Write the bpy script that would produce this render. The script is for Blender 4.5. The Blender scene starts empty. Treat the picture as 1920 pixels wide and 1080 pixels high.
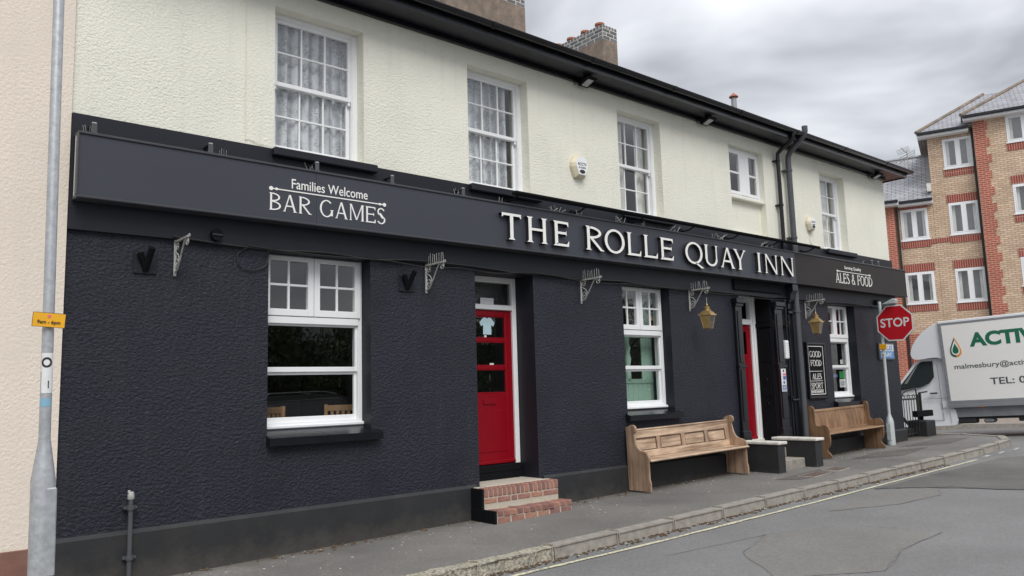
import bpy, bmesh, math, random
from mathutils import Vector, Matrix
random.seed(7)
S = bpy.context.scene
COL = S.collection
R = math.radians

# ------------------------------------------------------------------ camera
def cam_axes(yaw, pitch, roll):
    f = Vector((math.sin(yaw)*math.cos(pitch), math.cos(yaw)*math.cos(pitch), math.sin(pitch)))
    r = Vector((math.cos(yaw), -math.sin(yaw), 0)); u = r.cross(f)
    c, s = math.cos(roll), math.sin(roll)
    return c*r+s*u, -s*r+c*u, f
cd = bpy.data.cameras.new('camera'); cam = bpy.data.objects.new('camera', cd); COL.objects.link(cam)
cr, cu, cf = cam_axes(R(40.709), R(7.305), R(-1.678))
M = Matrix((cr, cu, -cf)).transposed().to_4x4(); M.translation = Vector((0, -8, 1.66)); cam.matrix_world = M
cd.sensor_width = 36; cd.lens = 36*1500/1920; cd.clip_start = .05; cd.clip_end = 2000
S.camera = cam

# ------------------------------------------------------------------ sky, sun, exposure
W = bpy.data.worlds.new('World'); S.world = W; W.use_nodes = True
nt = W.node_tree; nt.nodes.clear()
def N(t, typ, **kw):
    n = t.nodes.new(typ)
    for k, v in kw.items():
        if k in n.inputs: n.inputs[k].default_value = v
        else: setattr(n, k, v)
    return n
SUN_EL, SUN_AZ = 48, 202            # azimuth clockwise from +y
sky = N(nt, 'ShaderNodeTexSky', sky_type='NISHITA', sun_disc=False, sun_elevation=R(SUN_EL), sun_rotation=R(SUN_AZ))
b1 = N(nt, 'ShaderNodeBackground', Strength=.1); nt.links.new(sky.outputs[0], b1.inputs[0])
tc = N(nt, 'ShaderNodeTexCoord')
mp = N(nt, 'ShaderNodeMapping'); mp.inputs['Scale'].default_value = (1, 1, 2.3); mp.inputs['Location'].default_value = (1.1, .4, .2)
nt.links.new(tc.outputs['Generated'], mp.inputs[0])
no = N(nt, 'ShaderNodeTexNoise', Scale=1.7, Detail=5.0, Roughness=.5, Distortion=.35); nt.links.new(mp.outputs[0], no.inputs['Vector'])
cr_ = N(nt, 'ShaderNodeValToRGB'); nt.links.new(no.outputs[0], cr_.inputs[0])
e = cr_.color_ramp.elements
e[0].position = .42; e[0].color = (.29, .298, .32, 1); e[1].position = .61; e[1].color = (.73, .742, .77, 1)
sx = N(nt, 'ShaderNodeSeparateXYZ'); nt.links.new(tc.outputs['Generated'], sx.inputs[0])
mr = N(nt, 'ShaderNodeMapRange'); mr.inputs[1].default_value = 0; mr.inputs[2].default_value = 1; mr.inputs[3].default_value = .78; mr.inputs[4].default_value = 2.2
nt.links.new(sx.outputs[2], mr.inputs[0])
b2 = N(nt, 'ShaderNodeBackground'); nt.links.new(cr_.outputs[0], b2.inputs[0]); nt.links.new(mr.outputs[0], b2.inputs[1])
mx = N(nt, 'ShaderNodeMixShader'); mx.inputs[0].default_value = .9
nt.links.new(b1.outputs[0], mx.inputs[1]); nt.links.new(b2.outputs[0], mx.inputs[2])
wo = N(nt, 'ShaderNodeOutputWorld'); nt.links.new(mx.outputs[0], wo.inputs[0])
sl = bpy.data.lights.new('sun', 'SUN'); sl.energy = 1.5; sl.angle = R(30); sl.color = (1, .97, .92)
so = bpy.data.objects.new('sun', sl); COL.objects.link(so)
sd = Vector((math.sin(R(SUN_AZ))*math.cos(R(SUN_EL)), math.cos(R(SUN_AZ))*math.cos(R(SUN_EL)), math.sin(R(SUN_EL))))
so.rotation_euler = sd.to_track_quat('Z', 'Y').to_euler()
S.view_settings.view_transform = 'Standard'; S.view_settings.look = 'None'
S.view_settings.gamma = 1; S.view_settings.use_curve_mapping = False; S.view_settings.exposure = .46

# ------------------------------------------------------------------ materials
MATS = {}
def mat(name, col, rough=.6, metal=0., spec=.5, var=.0, vscale=4., bump=0., bscale=60., bstretch=(1, 1, 1), bdetail=3., coat=0., dirt=None, dscale=2., dthr=(.5, .75), damt=.5, bdist=.01, brough=.5, bmod=0., streak=None, samt=.2, splash=None):
    m = bpy.data.materials.new(name); m.use_nodes = True; t = m.node_tree
    p = t.nodes['Principled BSDF']
    p.inputs['Base Color'].default_value = (*col, 1); p.inputs['Roughness'].default_value = rough
    p.inputs['Metallic'].default_value = metal; p.inputs['Specular IOR Level'].default_value = spec
    if coat: p.inputs['Coat Weight'].default_value = coat; p.inputs['Coat Roughness'].default_value = .08
    tc = N(t, 'ShaderNodeTexCoord')
    last = None
    if var:
        n1 = N(t, 'ShaderNodeTexNoise', Scale=vscale, Detail=6.0, Roughness=.6); t.links.new(tc.outputs['Object'], n1.inputs['Vector'])
        r1 = N(t, 'ShaderNodeMapRange'); r1.inputs[1].default_value = .25; r1.inputs[2].default_value = .75
        r1.inputs[3].default_value = 1-var; r1.inputs[4].default_value = 1+var; t.links.new(n1.outputs[0], r1.inputs[0])
        mm = N(t, 'ShaderNodeMix', data_type='RGBA', blend_type='MULTIPLY'); mm.inputs[0].default_value = 1
        mm.inputs[6].default_value = (*col, 1); t.links.new(r1.outputs[0], mm.inputs[7]); last = mm.outputs[2]
        t.links.new(last, p.inputs['Base Color'])
    if dirt:
        n2 = N(t, 'ShaderNodeTexNoise', Scale=dscale, Detail=8.0, Roughness=.7); t.links.new(tc.outputs['Object'], n2.inputs['Vector'])
        r2 = N(t, 'ShaderNodeMapRange'); r2.inputs[1].default_value = dthr[0]; r2.inputs[2].default_value = dthr[1]; r2.inputs[4].default_value = damt
        t.links.new(n2.outputs[0], r2.inputs[0])
        md = N(t, 'ShaderNodeMix', data_type='RGBA'); t.links.new(r2.outputs[0], md.inputs[0])
        if last: t.links.new(last, md.inputs[6])
        else: md.inputs[6].default_value = (*col, 1)
        md.inputs[7].default_value = (*dirt, 1); last = md.outputs[2]; t.links.new(last, p.inputs['Base Color'])
    if streak:
        ms = N(t, 'ShaderNodeMapping'); ms.inputs['Scale'].default_value = (5, 5, .35); t.links.new(tc.outputs['Object'], ms.inputs[0])
        n4 = N(t, 'ShaderNodeTexNoise', Scale=1.6, Detail=7.0, Roughness=.65); t.links.new(ms.outputs[0], n4.inputs['Vector'])
        r4 = N(t, 'ShaderNodeMapRange'); r4.inputs[1].default_value = .52; r4.inputs[2].default_value = .78; r4.inputs[4].default_value = samt; t.links.new(n4.outputs[0], r4.inputs[0])
        m4 = N(t, 'ShaderNodeMix', data_type='RGBA'); t.links.new(r4.outputs[0], m4.inputs[0]); t.links.new(last, m4.inputs[6]); m4.inputs[7].default_value = (*streak, 1); last = m4.outputs[2]; t.links.new(last, p.inputs['Base Color'])
    if splash:
        sz = N(t, 'ShaderNodeSeparateXYZ'); t.links.new(tc.outputs['Object'], sz.inputs[0])
        n5 = N(t, 'ShaderNodeTexNoise', Scale=5.0, Detail=8.0, Roughness=.7); t.links.new(tc.outputs['Object'], n5.inputs['Vector'])
        ma = N(t, 'ShaderNodeMath', operation='MULTIPLY_ADD'); t.links.new(n5.outputs[0], ma.inputs[0]); ma.inputs[1].default_value = -.55; t.links.new(sz.outputs[2], ma.inputs[2])
        r5 = N(t, 'ShaderNodeMapRange'); r5.inputs[1].default_value = .02; r5.inputs[2].default_value = -.28; r5.inputs[4].default_value = .6; t.links.new(ma.outputs[0], r5.inputs[0])
        m5 = N(t, 'ShaderNodeMix', data_type='RGBA'); t.links.new(r5.outputs[0], m5.inputs[0]); t.links.new(last, m5.inputs[6]); m5.inputs[7].default_value = (*splash, 1); last = m5.outputs[2]; t.links.new(last, p.inputs['Base Color'])
    if bump:
        mp = N(t, 'ShaderNodeMapping'); mp.inputs['Scale'].default_value = bstretch; t.links.new(tc.outputs['Object'], mp.inputs[0])
        n3 = N(t, 'ShaderNodeTexNoise', Scale=bscale, Detail=bdetail, Roughness=brough, Distortion=.4); t.links.new(mp.outputs[0], n3.inputs['Vector'])
        bp = N(t, 'ShaderNodeBump', Strength=bump, Distance=bdist); t.links.new(n3.outputs[0], bp.inputs['Height'])
        if bmod:
            n6 = N(t, 'ShaderNodeTexNoise', Scale=bmod, Detail=4.0, Roughness=.6); t.links.new(tc.outputs['Object'], n6.inputs['Vector'])
            r6 = N(t, 'ShaderNodeMapRange'); r6.inputs[1].default_value = .35; r6.inputs[2].default_value = .65; r6.inputs[3].default_value = bump*.5; r6.inputs[4].default_value = bump; t.links.new(n6.outputs[0], r6.inputs[0]); t.links.new(r6.outputs[0], bp.inputs['Strength'])
        t.links.new(bp.outputs[0], p.inputs['Normal'])
    MATS[name] = m; return m

mat('cream', (.80, .79, .69), .85, bump=1., bscale=32, bstretch=(1, 1, 1.25), bdetail=5, brough=.58, var=.04, vscale=1.3, bdist=.019, bmod=1.1, streak=(.50, .48, .40), samt=.22, dirt=(.42, .40, .33), dscale=.9, dthr=(.62, .85), damt=.25)
mat('cream_smooth', (.74, .73, .61), .8, var=.05, vscale=3, bump=.15, bscale=30)
mat('navy', (.0152, .0170, .0275), .5, spec=.36, bump=1., bscale=27, bstretch=(1, 1, 1.45), bdetail=6, var=.25, vscale=1.6, bdist=.034, brough=.58, bmod=1.6, streak=(.030, .033, .044), samt=.5)
mat('navy_smooth', (.0105, .012, .0185), .5, spec=.35, var=.15, vscale=2, bump=.06, bscale=40)
mat('plinth', (.020, .021, .023), .6, var=.2, vscale=2.2, bump=.2, bscale=30, dirt=(.055, .052, .046), dscale=3.2, dthr=(.5, .8), damt=.5, splash=(.095, .086, .072))
mat('pink', (.76, .675, .58), .9, bmod=1.5, streak=(.55, .47, .38), samt=.2, bump=.9, bscale=36, bdetail=4, var=.05, vscale=1.5, bdist=.011)
mat('brown_paint', (.22, .11, .085), .8, var=.2, vscale=4, bump=.3, bscale=30)
mat('sign_grey', (.048, .051, .066), .42, spec=.4, var=.06, vscale=1.2, bump=.02, bscale=6)
mat('sign_brown', (.020, .0165, .016), .5, spec=.3, var=.15, vscale=2)
mat('sign_trim', (.05, .052, .06), .4)
mat('black_gloss', (.007, .0075, .0105), .24, spec=.5, var=.3, vscale=6, bump=.12, bscale=18)
mat('black', (.0065, .007, .0085), .75, spec=.12, var=.2, vscale=6, bump=.1, bscale=30)
mat('soffit', (.014, .015, .020), .3, var=.35, vscale=5, bump=.25, bscale=7)
mat('white', (.82, .83, .84), .4, var=.03, vscale=5, bump=.05, bscale=50)
mat('white_letter', (.84, .83, .80), .5)
mat('offwhite', (.70, .68, .62), .75, var=.15, vscale=9, bump=.2, bscale=60, dirt=(.3, .28, .24), dscale=7, damt=.6)
mat('door_red', (.235, .0008, .008), .38, spec=.3, var=.1, vscale=3, bump=.03, bscale=20)
mat('galv', (.40, .42, .44), .5, metal=.35, var=.22, vscale=22, dirt=(.55, .56, .57), dscale=40, damt=.5, bump=.05, bscale=90)
mat('galv_pale', (.50, .54, .54), .55, metal=.15, var=.1, vscale=12, dirt=(.3, .31, .30), dscale=8, damt=.4)
mat('pipe_grey', (.075, .079, .088), .4, var=.12, vscale=6)
mat('iron', (.42, .42, .40), .6, metal=.2, var=.3, vscale=30, dirt=(.12, .10, .08), dscale=22, damt=.8)
mat('brass', (.52, .36, .15), .38, metal=.75, var=.2, vscale=12, dirt=(.28, .2, .10), dscale=18, damt=.6)
mat('yellow', (.80, .40, .01), .5, var=.06, vscale=20)
mat('ink', (.02, .02, .02), .6)
mat('sticker', (.72, .73, .73), .6, var=.1, vscale=40)
mat('sticker_blue', (.22, .42, .55), .6)
mat('stop_red', (.50, .004, .014), .4, var=.05, vscale=6)
mat('sign_back', (.25, .26, .27), .6)
mat('blue_plate', (.10, .26, .55), .5, var=.1, vscale=15)
mat('kerb', (.31, .285, .25), .9, var=.25, vscale=9, bump=.35, bscale=90, dirt=(.12, .11, .10), dscale=6, damt=.6)
mat('granite', (.42, .39, .31), .9, var=.5, vscale=30, bump=1., bscale=38, bdist=.02, dirt=(.09, .085, .08), dscale=24, dthr=(.48, .62), damt=.85)
mat('line_yellow', (.66, .62, .44), .8, var=.15, vscale=9, dirt=(.16, .16, .155), dscale=26, dthr=(.5, .62), damt=.9)
mat('line_white', (.55, .54, .50), .8, dirt=(.16, .16, .155), dscale=14, dthr=(.44, .56), damt=.95)
mat('tar', (.10, .10, .10), .7, var=.3, vscale=12, bump=.3, bscale=50)
mat('brick_step', (.30, .145, .115), .85, var=.2, vscale=14, bump=.3, bscale=60, dirt=(.34, .29, .24), dscale=11, damt=.5)
mat('brick_step2', (.235, .115, .10), .85, var=.2, vscale=14, bump=.3, bscale=60, dirt=(.33, .28, .24), dscale=11, damt=.5)
mat('brick_step3', (.37, .185, .13), .85, var=.2, vscale=14, bump=.3, bscale=60, dirt=(.34, .29, .24), dscale=11, damt=.6)
mat('mortar', (.46, .42, .35), .95, var=.15, vscale=20, bump=.3, bscale=80)
mat('brick_grey', (.13, .125, .125), .85, var=.3, vscale=8, bump=.3, bscale=40)
mat('brick_grey2', (.19, .18, .175), .85, var=.3, vscale=8, bump=.3, bscale=40)
mat('mortar_pale', (.50, .50, .48), .95, var=.1, vscale=10)
mat('chimney_render', (.27, .205, .16), .95, var=.35, vscale=7, bump=.7, bscale=24, dirt=(.11, .105, .09), dscale=2.2, dthr=(.4, .7), damt=.8)
mat('terracotta', (.36, .13, .075), .8, var=.15, vscale=8)
mat('lead', (.30, .31, .32), .5, metal=.3, var=.2, vscale=8)
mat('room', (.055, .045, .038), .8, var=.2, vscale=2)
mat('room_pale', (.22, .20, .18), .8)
mat('green_paint', (.34, .52, .42), .6, var=.06, vscale=4)
mat('chair_wood', (.45, .26, .12), .5, var=.2, vscale=8)
mat('glass_clear', (1, 1, 1))
mat('van_white', (.84, .86, .89), .25, coat=.5, var=.02, vscale=2)
mat('van_panel', (.88, .87, .845), .35, var=.02, vscale=1.5)
mat('van_grey', (.30, .31, .33), .4, metal=.3, var=.1, vscale=5)
mat('van_dark', (.03, .03, .032), .6, var=.2, vscale=6)
mat('van_glass', (.03, .04, .04), .04, spec=1., coat=.6)
mat('rubber', (.02, .02, .021), .85)
mat('chassis', (.22, .23, .24), .6, var=.2, vscale=4)
mat('logo_green', (.008, .15, .075), .5)
mat('logo_dark', (.02, .11, .085), .5)
mat('logo_orange', (.80, .34, .06), .5)
mat('text_grey', (.07, .085, .085), .5)
mat('amber', (.85, .25, .02), .3)
mat('car_paint', (.075, .08, .09), .2, coat=.6)
mat('litter', (.66, .64, .58), .8)
mat('leaf_litter', (.13, .085, .05), .9, var=.4, vscale=30)
mat('rust', (.12, .088, .072), .85, var=.35, vscale=14, bump=.5, bscale=60)
mat('bark', (.09, .07, .05), .9, var=.3, vscale=8, bump=.5, bscale=14)
mat('green_poster', (.03, .30, .07), .5)
mat('blue_sticker', (.10, .13, .36), .5)
mat('pink_sticker', (.70, .16, .2), .5)
mat('shirt_blue', (.50, .68, .74), .6)
mat('alarm_cream', (.70, .64, .48), .5, var=.08, vscale=9)
mat('curtain_pale', (.78, .77, .74), .8, var=.1, vscale=5)

def wood(name, c1, c2, axis):
    m = bpy.data.materials.new(name); m.use_nodes = True; t = m.node_tree; p = t.nodes['Principled BSDF']
    tc = N(t, 'ShaderNodeTexCoord'); mp = N(t, 'ShaderNodeMapping'); s = [15, 15, 15]; s[axis] = .9
    mp.inputs['Scale'].default_value = s; t.links.new(tc.outputs['Object'], mp.inputs[0])
    n = N(t, 'ShaderNodeTexNoise', Scale=1.0, Detail=6.0, Roughness=.62, Distortion=.8); t.links.new(mp.outputs[0], n.inputs['Vector'])
    r = N(t, 'ShaderNodeValToRGB'); r.color_ramp.elements[0].position = .36; r.color_ramp.elements[0].color = (*c2, 1)
    r.color_ramp.elements[1].position = .60; r.color_ramp.elements[1].color = (*c1, 1); t.links.new(n.outputs[0], r.inputs[0])
    n2 = N(t, 'ShaderNodeTexNoise', Scale=3.5, Detail=5.0); t.links.new(tc.outputs['Object'], n2.inputs['Vector'])
    mr = N(t, 'ShaderNodeMapRange'); mr.inputs[1].default_value = .3; mr.inputs[2].default_value = .7; mr.inputs[3].default_value = .75; mr.inputs[4].default_value = 1.15
    t.links.new(n2.outputs[0], mr.inputs[0])
    mm = N(t, 'ShaderNodeMix', data_type='RGBA', blend_type='MULTIPLY'); mm.inputs[0].default_value = 1
    t.links.new(r.outputs[0], mm.inputs[6]); t.links.new(mr.outputs[0], mm.inputs[7]); t.links.new(mm.outputs[2], p.inputs['Base Color'])
    p.inputs['Roughness'].default_value = .55
    b = N(t, 'ShaderNodeBump', Strength=.2, Distance=.004); t.links.new(n.outputs[0], b.inputs['Height']); t.links.new(b.outputs[0], p.inputs['Normal'])
    MATS[name] = m
wood('pine_z', (.43, .30, .205), (.20, .125, .08), 2); wood('pine_x', (.60, .44, .31), (.27, .175, .115), 0)
wood('oak_z', (.30, .18, .10), (.15, .08, .042), 2); wood('oak_x', (.36, .225, .13), (.22, .125, .068), 0); wood('oak_dark', (.13, .08, .05), (.08, .045, .03), 0)

def glass(name, ior=1.9, tint=(.9, .93, .92), rough=0., bump=0.):
    m = MATS.get(name) or bpy.data.materials.new(name); m.use_nodes = True; t = m.node_tree; t.nodes.clear()
    tr = N(t, 'ShaderNodeBsdfTransparent'); tr.inputs[0].default_value = (*tint, 1)
    gl = N(t, 'ShaderNodeBsdfGlossy'); gl.inputs['Roughness'].default_value = rough
    fr = N(t, 'ShaderNodeFresnel', IOR=ior); ge = N(t, 'ShaderNodeNewGeometry'); mi = N(t, 'ShaderNodeMapRange'); mi.inputs[3].default_value = ior; mi.inputs[4].default_value = 1/ior; t.links.new(ge.outputs['Backfacing'], mi.inputs[0]); t.links.new(mi.outputs[0], fr.inputs['IOR']); mx = N(t, 'ShaderNodeMixShader'); o = N(t, 'ShaderNodeOutputMaterial')
    tc = N(t, 'ShaderNodeTexCoord'); n = N(t, 'ShaderNodeTexNoise', Scale=(38. if bump > .1 else 2.2), Detail=2.0); t.links.new(tc.outputs['Object'], n.inputs['Vector'])
    b = N(t, 'ShaderNodeBump', Strength=bump or .012, Distance=.02); t.links.new(n.outputs[0], b.inputs['Height']); t.links.new(b.outputs[0], gl.inputs['Normal'])
    t.links.new(fr.outputs[0], mx.inputs[0]); t.links.new(tr.outputs[0], mx.inputs[1]); t.links.new(gl.outputs[0], mx.inputs[2]); t.links.new(mx.outputs[0], o.inputs[0])
    MATS[name] = m
glass('glass_clear', 2.2, (.97, .985, .98)); glass('glass_obscure', 1.9, (.5, .53, .52), .12, .7)

def lace():
    m = bpy.data.materials.new('lace'); m.use_nodes = True; t = m.node_tree; t.nodes.clear()
    tc = N(t, 'ShaderNodeTexCoord')
    v = N(t, 'ShaderNodeTexVoronoi', Scale=17.0, feature='DISTANCE_TO_EDGE'); t.links.new(tc.outputs['Object'], v.inputs['Vector'])
    r = N(t, 'ShaderNodeMapRange'); r.inputs[1].default_value = .03; r.inputs[2].default_value = .12; r.inputs[3].default_value = .95; r.inputs[4].default_value = .5
    t.links.new(v.outputs[0], r.inputs[0])
    n = N(t, 'ShaderNodeTexNoise', Scale=7.0, Detail=4.0); t.links.new(tc.outputs['Object'], n.inputs['Vector'])
    r2 = N(t, 'ShaderNodeMapRange'); r2.inputs[1].default_value = .42; r2.inputs[2].default_value = .6; r2.inputs[3].default_value = .62; r2.inputs[4].default_value = .95
    t.links.new(n.outputs[0], r2.inputs[0])
    mxx = N(t, 'ShaderNodeMath', operation='MAXIMUM'); t.links.new(r.outputs[0], mxx.inputs[0]); t.links.new(r2.outputs[0], mxx.inputs[1])
    wv = N(t, 'ShaderNodeTexWave', Scale=2.6, Distortion=1.6, bands_direction='X'); wv.inputs['Detail'].default_value = 2; wv.inputs['Detail Scale'].default_value = .6; t.links.new(tc.outputs['Object'], wv.inputs['Vector'])
    rw = N(t, 'ShaderNodeMapRange'); rw.inputs[3].default_value = .55; rw.inputs[4].default_value = 1.05; t.links.new(wv.outputs['Fac'], rw.inputs[0])
    ml = N(t, 'ShaderNodeMath', operation='MULTIPLY', use_clamp=True); t.links.new(mxx.outputs[0], ml.inputs[0]); t.links.new(rw.outputs[0], ml.inputs[1]); mxx = ml
    d = N(t, 'ShaderNodeBsdfDiffuse'); d.inputs[0].default_value = (.86, .88, .92, 1)
    tl = N(t, 'ShaderNodeBsdfTranslucent'); tl.inputs[0].default_value = (.7, .72, .76, 1)
    ad = N(t, 'ShaderNodeMixShader'); ad.inputs[0].default_value = .12; t.links.new(d.outputs[0], ad.inputs[1]); t.links.new(tl.outputs[0], ad.inputs[2])
    tr = N(t, 'ShaderNodeBsdfTransparent'); mx = N(t, 'ShaderNodeMixShader'); o = N(t, 'ShaderNodeOutputMaterial')
    t.links.new(mxx.outputs[0], mx.inputs[0]); t.links.new(tr.outputs[0], mx.inputs[1]); t.links.new(ad.outputs[0], mx.inputs[2]); t.links.new(mx.outputs[0], o.inputs[0])
    MATS['lace'] = m
lace()

def asphalt(name, c, speck, rough=.85, scale=1., stain=.25, bump=.5, wall=False):
    m = bpy.data.materials.new(name); m.use_nodes = True; t = m.node_tree; p = t.nodes['Principled BSDF']; p.inputs['Roughness'].default_value = rough
    tc = N(t, 'ShaderNodeTexCoord')
    n1 = N(t, 'ShaderNodeTexNoise', Scale=120.*scale, Detail=3.0, Roughness=.7); n2 = N(t, 'ShaderNodeTexNoise', Scale=.55, Detail=7.0, Roughness=.62)
    n4 = N(t, 'ShaderNodeTexNoise', Scale=26.0*scale, Detail=6.0, Roughness=.8)
    for n in (n1, n2, n4): t.links.new(tc.outputs['Object'], n.inputs['Vector'])
    r1 = N(t, 'ShaderNodeMapRange'); r1.inputs[1].default_value = .3; r1.inputs[2].default_value = .72; r1.inputs[3].default_value = 1-speck; r1.inputs[4].default_value = 1+speck; t.links.new(n1.outputs[0], r1.inputs[0])
    r2 = N(t, 'ShaderNodeMapRange'); r2.inputs[1].default_value = .3; r2.inputs[2].default_value = .7; r2.inputs[3].default_value = 1-stain; r2.inputs[4].default_value = 1+stain*.6; t.links.new(n2.outputs[0], r2.inputs[0])
    r4 = N(t, 'ShaderNodeMapRange'); r4.inputs[1].default_value = .3; r4.inputs[2].default_value = .7; r4.inputs[3].default_value = .78; r4.inputs[4].default_value = 1.2; t.links.new(n4.outputs[0], r4.inputs[0])
    a = N(t, 'ShaderNodeMath', operation='MULTIPLY'); t.links.new(r1.outputs[0], a.inputs[0]); t.links.new(r2.outputs[0], a.inputs[1])
    a2 = N(t, 'ShaderNodeMath', operation='MULTIPLY'); t.links.new(a.outputs[0], a2.inputs[0]); t.links.new(r4.outputs[0], a2.inputs[1])
    mm = N(t, 'ShaderNodeMix', data_type='RGBA', blend_type='MULTIPLY'); mm.inputs[0].default_value = 1; mm.inputs[6].default_value = (*c, 1); t.links.new(a2.outputs[0], mm.inputs[7])
    out = mm.outputs[2]
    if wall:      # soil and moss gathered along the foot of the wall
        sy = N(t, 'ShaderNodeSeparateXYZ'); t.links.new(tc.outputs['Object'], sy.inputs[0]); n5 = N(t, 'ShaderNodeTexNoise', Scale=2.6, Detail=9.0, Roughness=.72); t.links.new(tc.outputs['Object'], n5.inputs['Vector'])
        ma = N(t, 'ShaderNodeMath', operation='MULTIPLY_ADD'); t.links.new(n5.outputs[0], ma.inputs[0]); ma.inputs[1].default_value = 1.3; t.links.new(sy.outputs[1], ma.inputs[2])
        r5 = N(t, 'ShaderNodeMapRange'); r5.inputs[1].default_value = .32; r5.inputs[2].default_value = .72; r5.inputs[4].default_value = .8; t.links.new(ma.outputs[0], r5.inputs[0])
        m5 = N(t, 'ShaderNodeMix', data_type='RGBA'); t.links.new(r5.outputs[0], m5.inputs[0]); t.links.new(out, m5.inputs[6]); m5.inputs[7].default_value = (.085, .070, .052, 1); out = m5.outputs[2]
    t.links.new(out, p.inputs['Base Color'])
    b = N(t, 'ShaderNodeBump', Strength=bump, Distance=.006); t.links.new(n1.outputs[0], b.inputs['Height']); t.links.new(b.outputs[0], p.inputs['Normal'])
    MATS[name] = m
asphalt('road', (.195, .194, .194), .3, stain=.16)
asphalt('road_patch', (.196, .190, .182), .3, stain=.16)
asphalt('road_rough', (.145, .139, .132), .55, stain=.35, bump=.9)
asphalt('pavement', (.19, .182, .170), .42, stain=.3, wall=True)
asphalt('pavement_patch', (.13, .117, .107), .36, stain=.35)

def bricks(name, c1, c2, mortar, bw=.225, bh=.075, ms=.010, soldier=False, axes=(0, 2)):
    m = bpy.data.materials.new(name); m.use_nodes = True; t = m.node_tree; p = t.nodes['Principled BSDF']; p.inputs['Roughness'].default_value = .85
    tc = N(t, 'ShaderNodeTexCoord'); s = N(t, 'ShaderNodeSeparateXYZ'); t.links.new(tc.outputs['Object'], s.inputs[0])
    c = N(t, 'ShaderNodeCombineXYZ'); a, b = axes
    t.links.new(s.outputs[a], c.inputs[0]); t.links.new(s.outputs[b], c.inputs[1])
    br = N(t, 'ShaderNodeTexBrick', Scale=1.0); br.inputs['Color1'].default_value = (*c1, 1); br.inputs['Color2'].default_value = (*c2, 1); br.inputs['Mortar'].default_value = (*mortar, 1)
    br.inputs['Mortar Size'].default_value = ms; br.inputs['Brick Width'].default_value = bw; br.inputs['Row Height'].default_value = bh; br.inputs['Bias'].default_value = -.1
    if soldier: br.offset = 0
    t.links.new(c.outputs[0], br.inputs['Vector'])
    n = N(t, 'ShaderNodeTexNoise', Scale=1.6, Detail=6.0); t.links.new(tc.outputs['Object'], n.inputs['Vector'])
    mr = N(t, 'ShaderNodeMapRange'); mr.inputs[1].default_value = .3; mr.inputs[2].default_value = .7; mr.inputs[3].default_value = .88; mr.inputs[4].default_value = 1.1; t.links.new(n.outputs[0], mr.inputs[0])
    mm = N(t, 'ShaderNodeMix', data_type='RGBA', blend_type='MULTIPLY'); mm.inputs[0].default_value = 1
    t.links.new(br.outputs[0], mm.inputs[6]); t.links.new(mr.outputs[0], mm.inputs[7]); t.links.new(mm.outputs[2], p.inputs['Base Color'])
    bp = N(t, 'ShaderNodeBump', Strength=.6, Distance=.01, invert=True); t.links.new(br.outputs['Fac'], bp.inputs['Height']); t.links.new(bp.outputs[0], p.inputs['Normal'])
    MATS[name] = m
bricks('brick_yellow', (.70, .52, .37), (.54, .375, .25), (.36, .28, .21), ms=.012)
bricks('brick_red', (.42, .10, .06), (.33, .075, .045), (.52, .33, .25), ms=.012)
bricks('brick_soldier', (.32, .065, .048), (.25, .05, .04), (.46, .28, .21), bw=.075, bh=.4, ms=.012, soldier=True)
bricks('slate', (.30, .305, .33), (.40, .405, .43), (.13, .13, .14), bw=.3, bh=.14, ms=.014, axes=(0, 1))
bricks('slate_pub', (.10, .105, .12), (.14, .145, .16), (.04, .04, .045), bw=.3, bh=.2, ms=.01, axes=(0, 1))

def leafmat():
    m = bpy.data.materials.new('leaf'); m.use_nodes = True; t = m.node_tree; p = t.nodes['Principled BSDF']; p.inputs['Roughness'].default_value = .6
    oi = N(t, 'ShaderNodeTexCoord'); n = N(t, 'ShaderNodeTexNoise', Scale=1.3, Detail=3.0); t.links.new(oi.outputs['Object'], n.inputs['Vector'])
    r = N(t, 'ShaderNodeValToRGB'); r.color_ramp.elements[0].position = .35; r.color_ramp.elements[0].color = (.04, .07, .024, 1)
    r.color_ramp.elements[1].position = .7; r.color_ramp.elements[1].color = (.10, .15, .05, 1); t.links.new(n.outputs[0], r.inputs[0]); t.links.new(r.outputs[0], p.inputs['Base Color'])
    MATS['leaf'] = m
leafmat()

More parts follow.
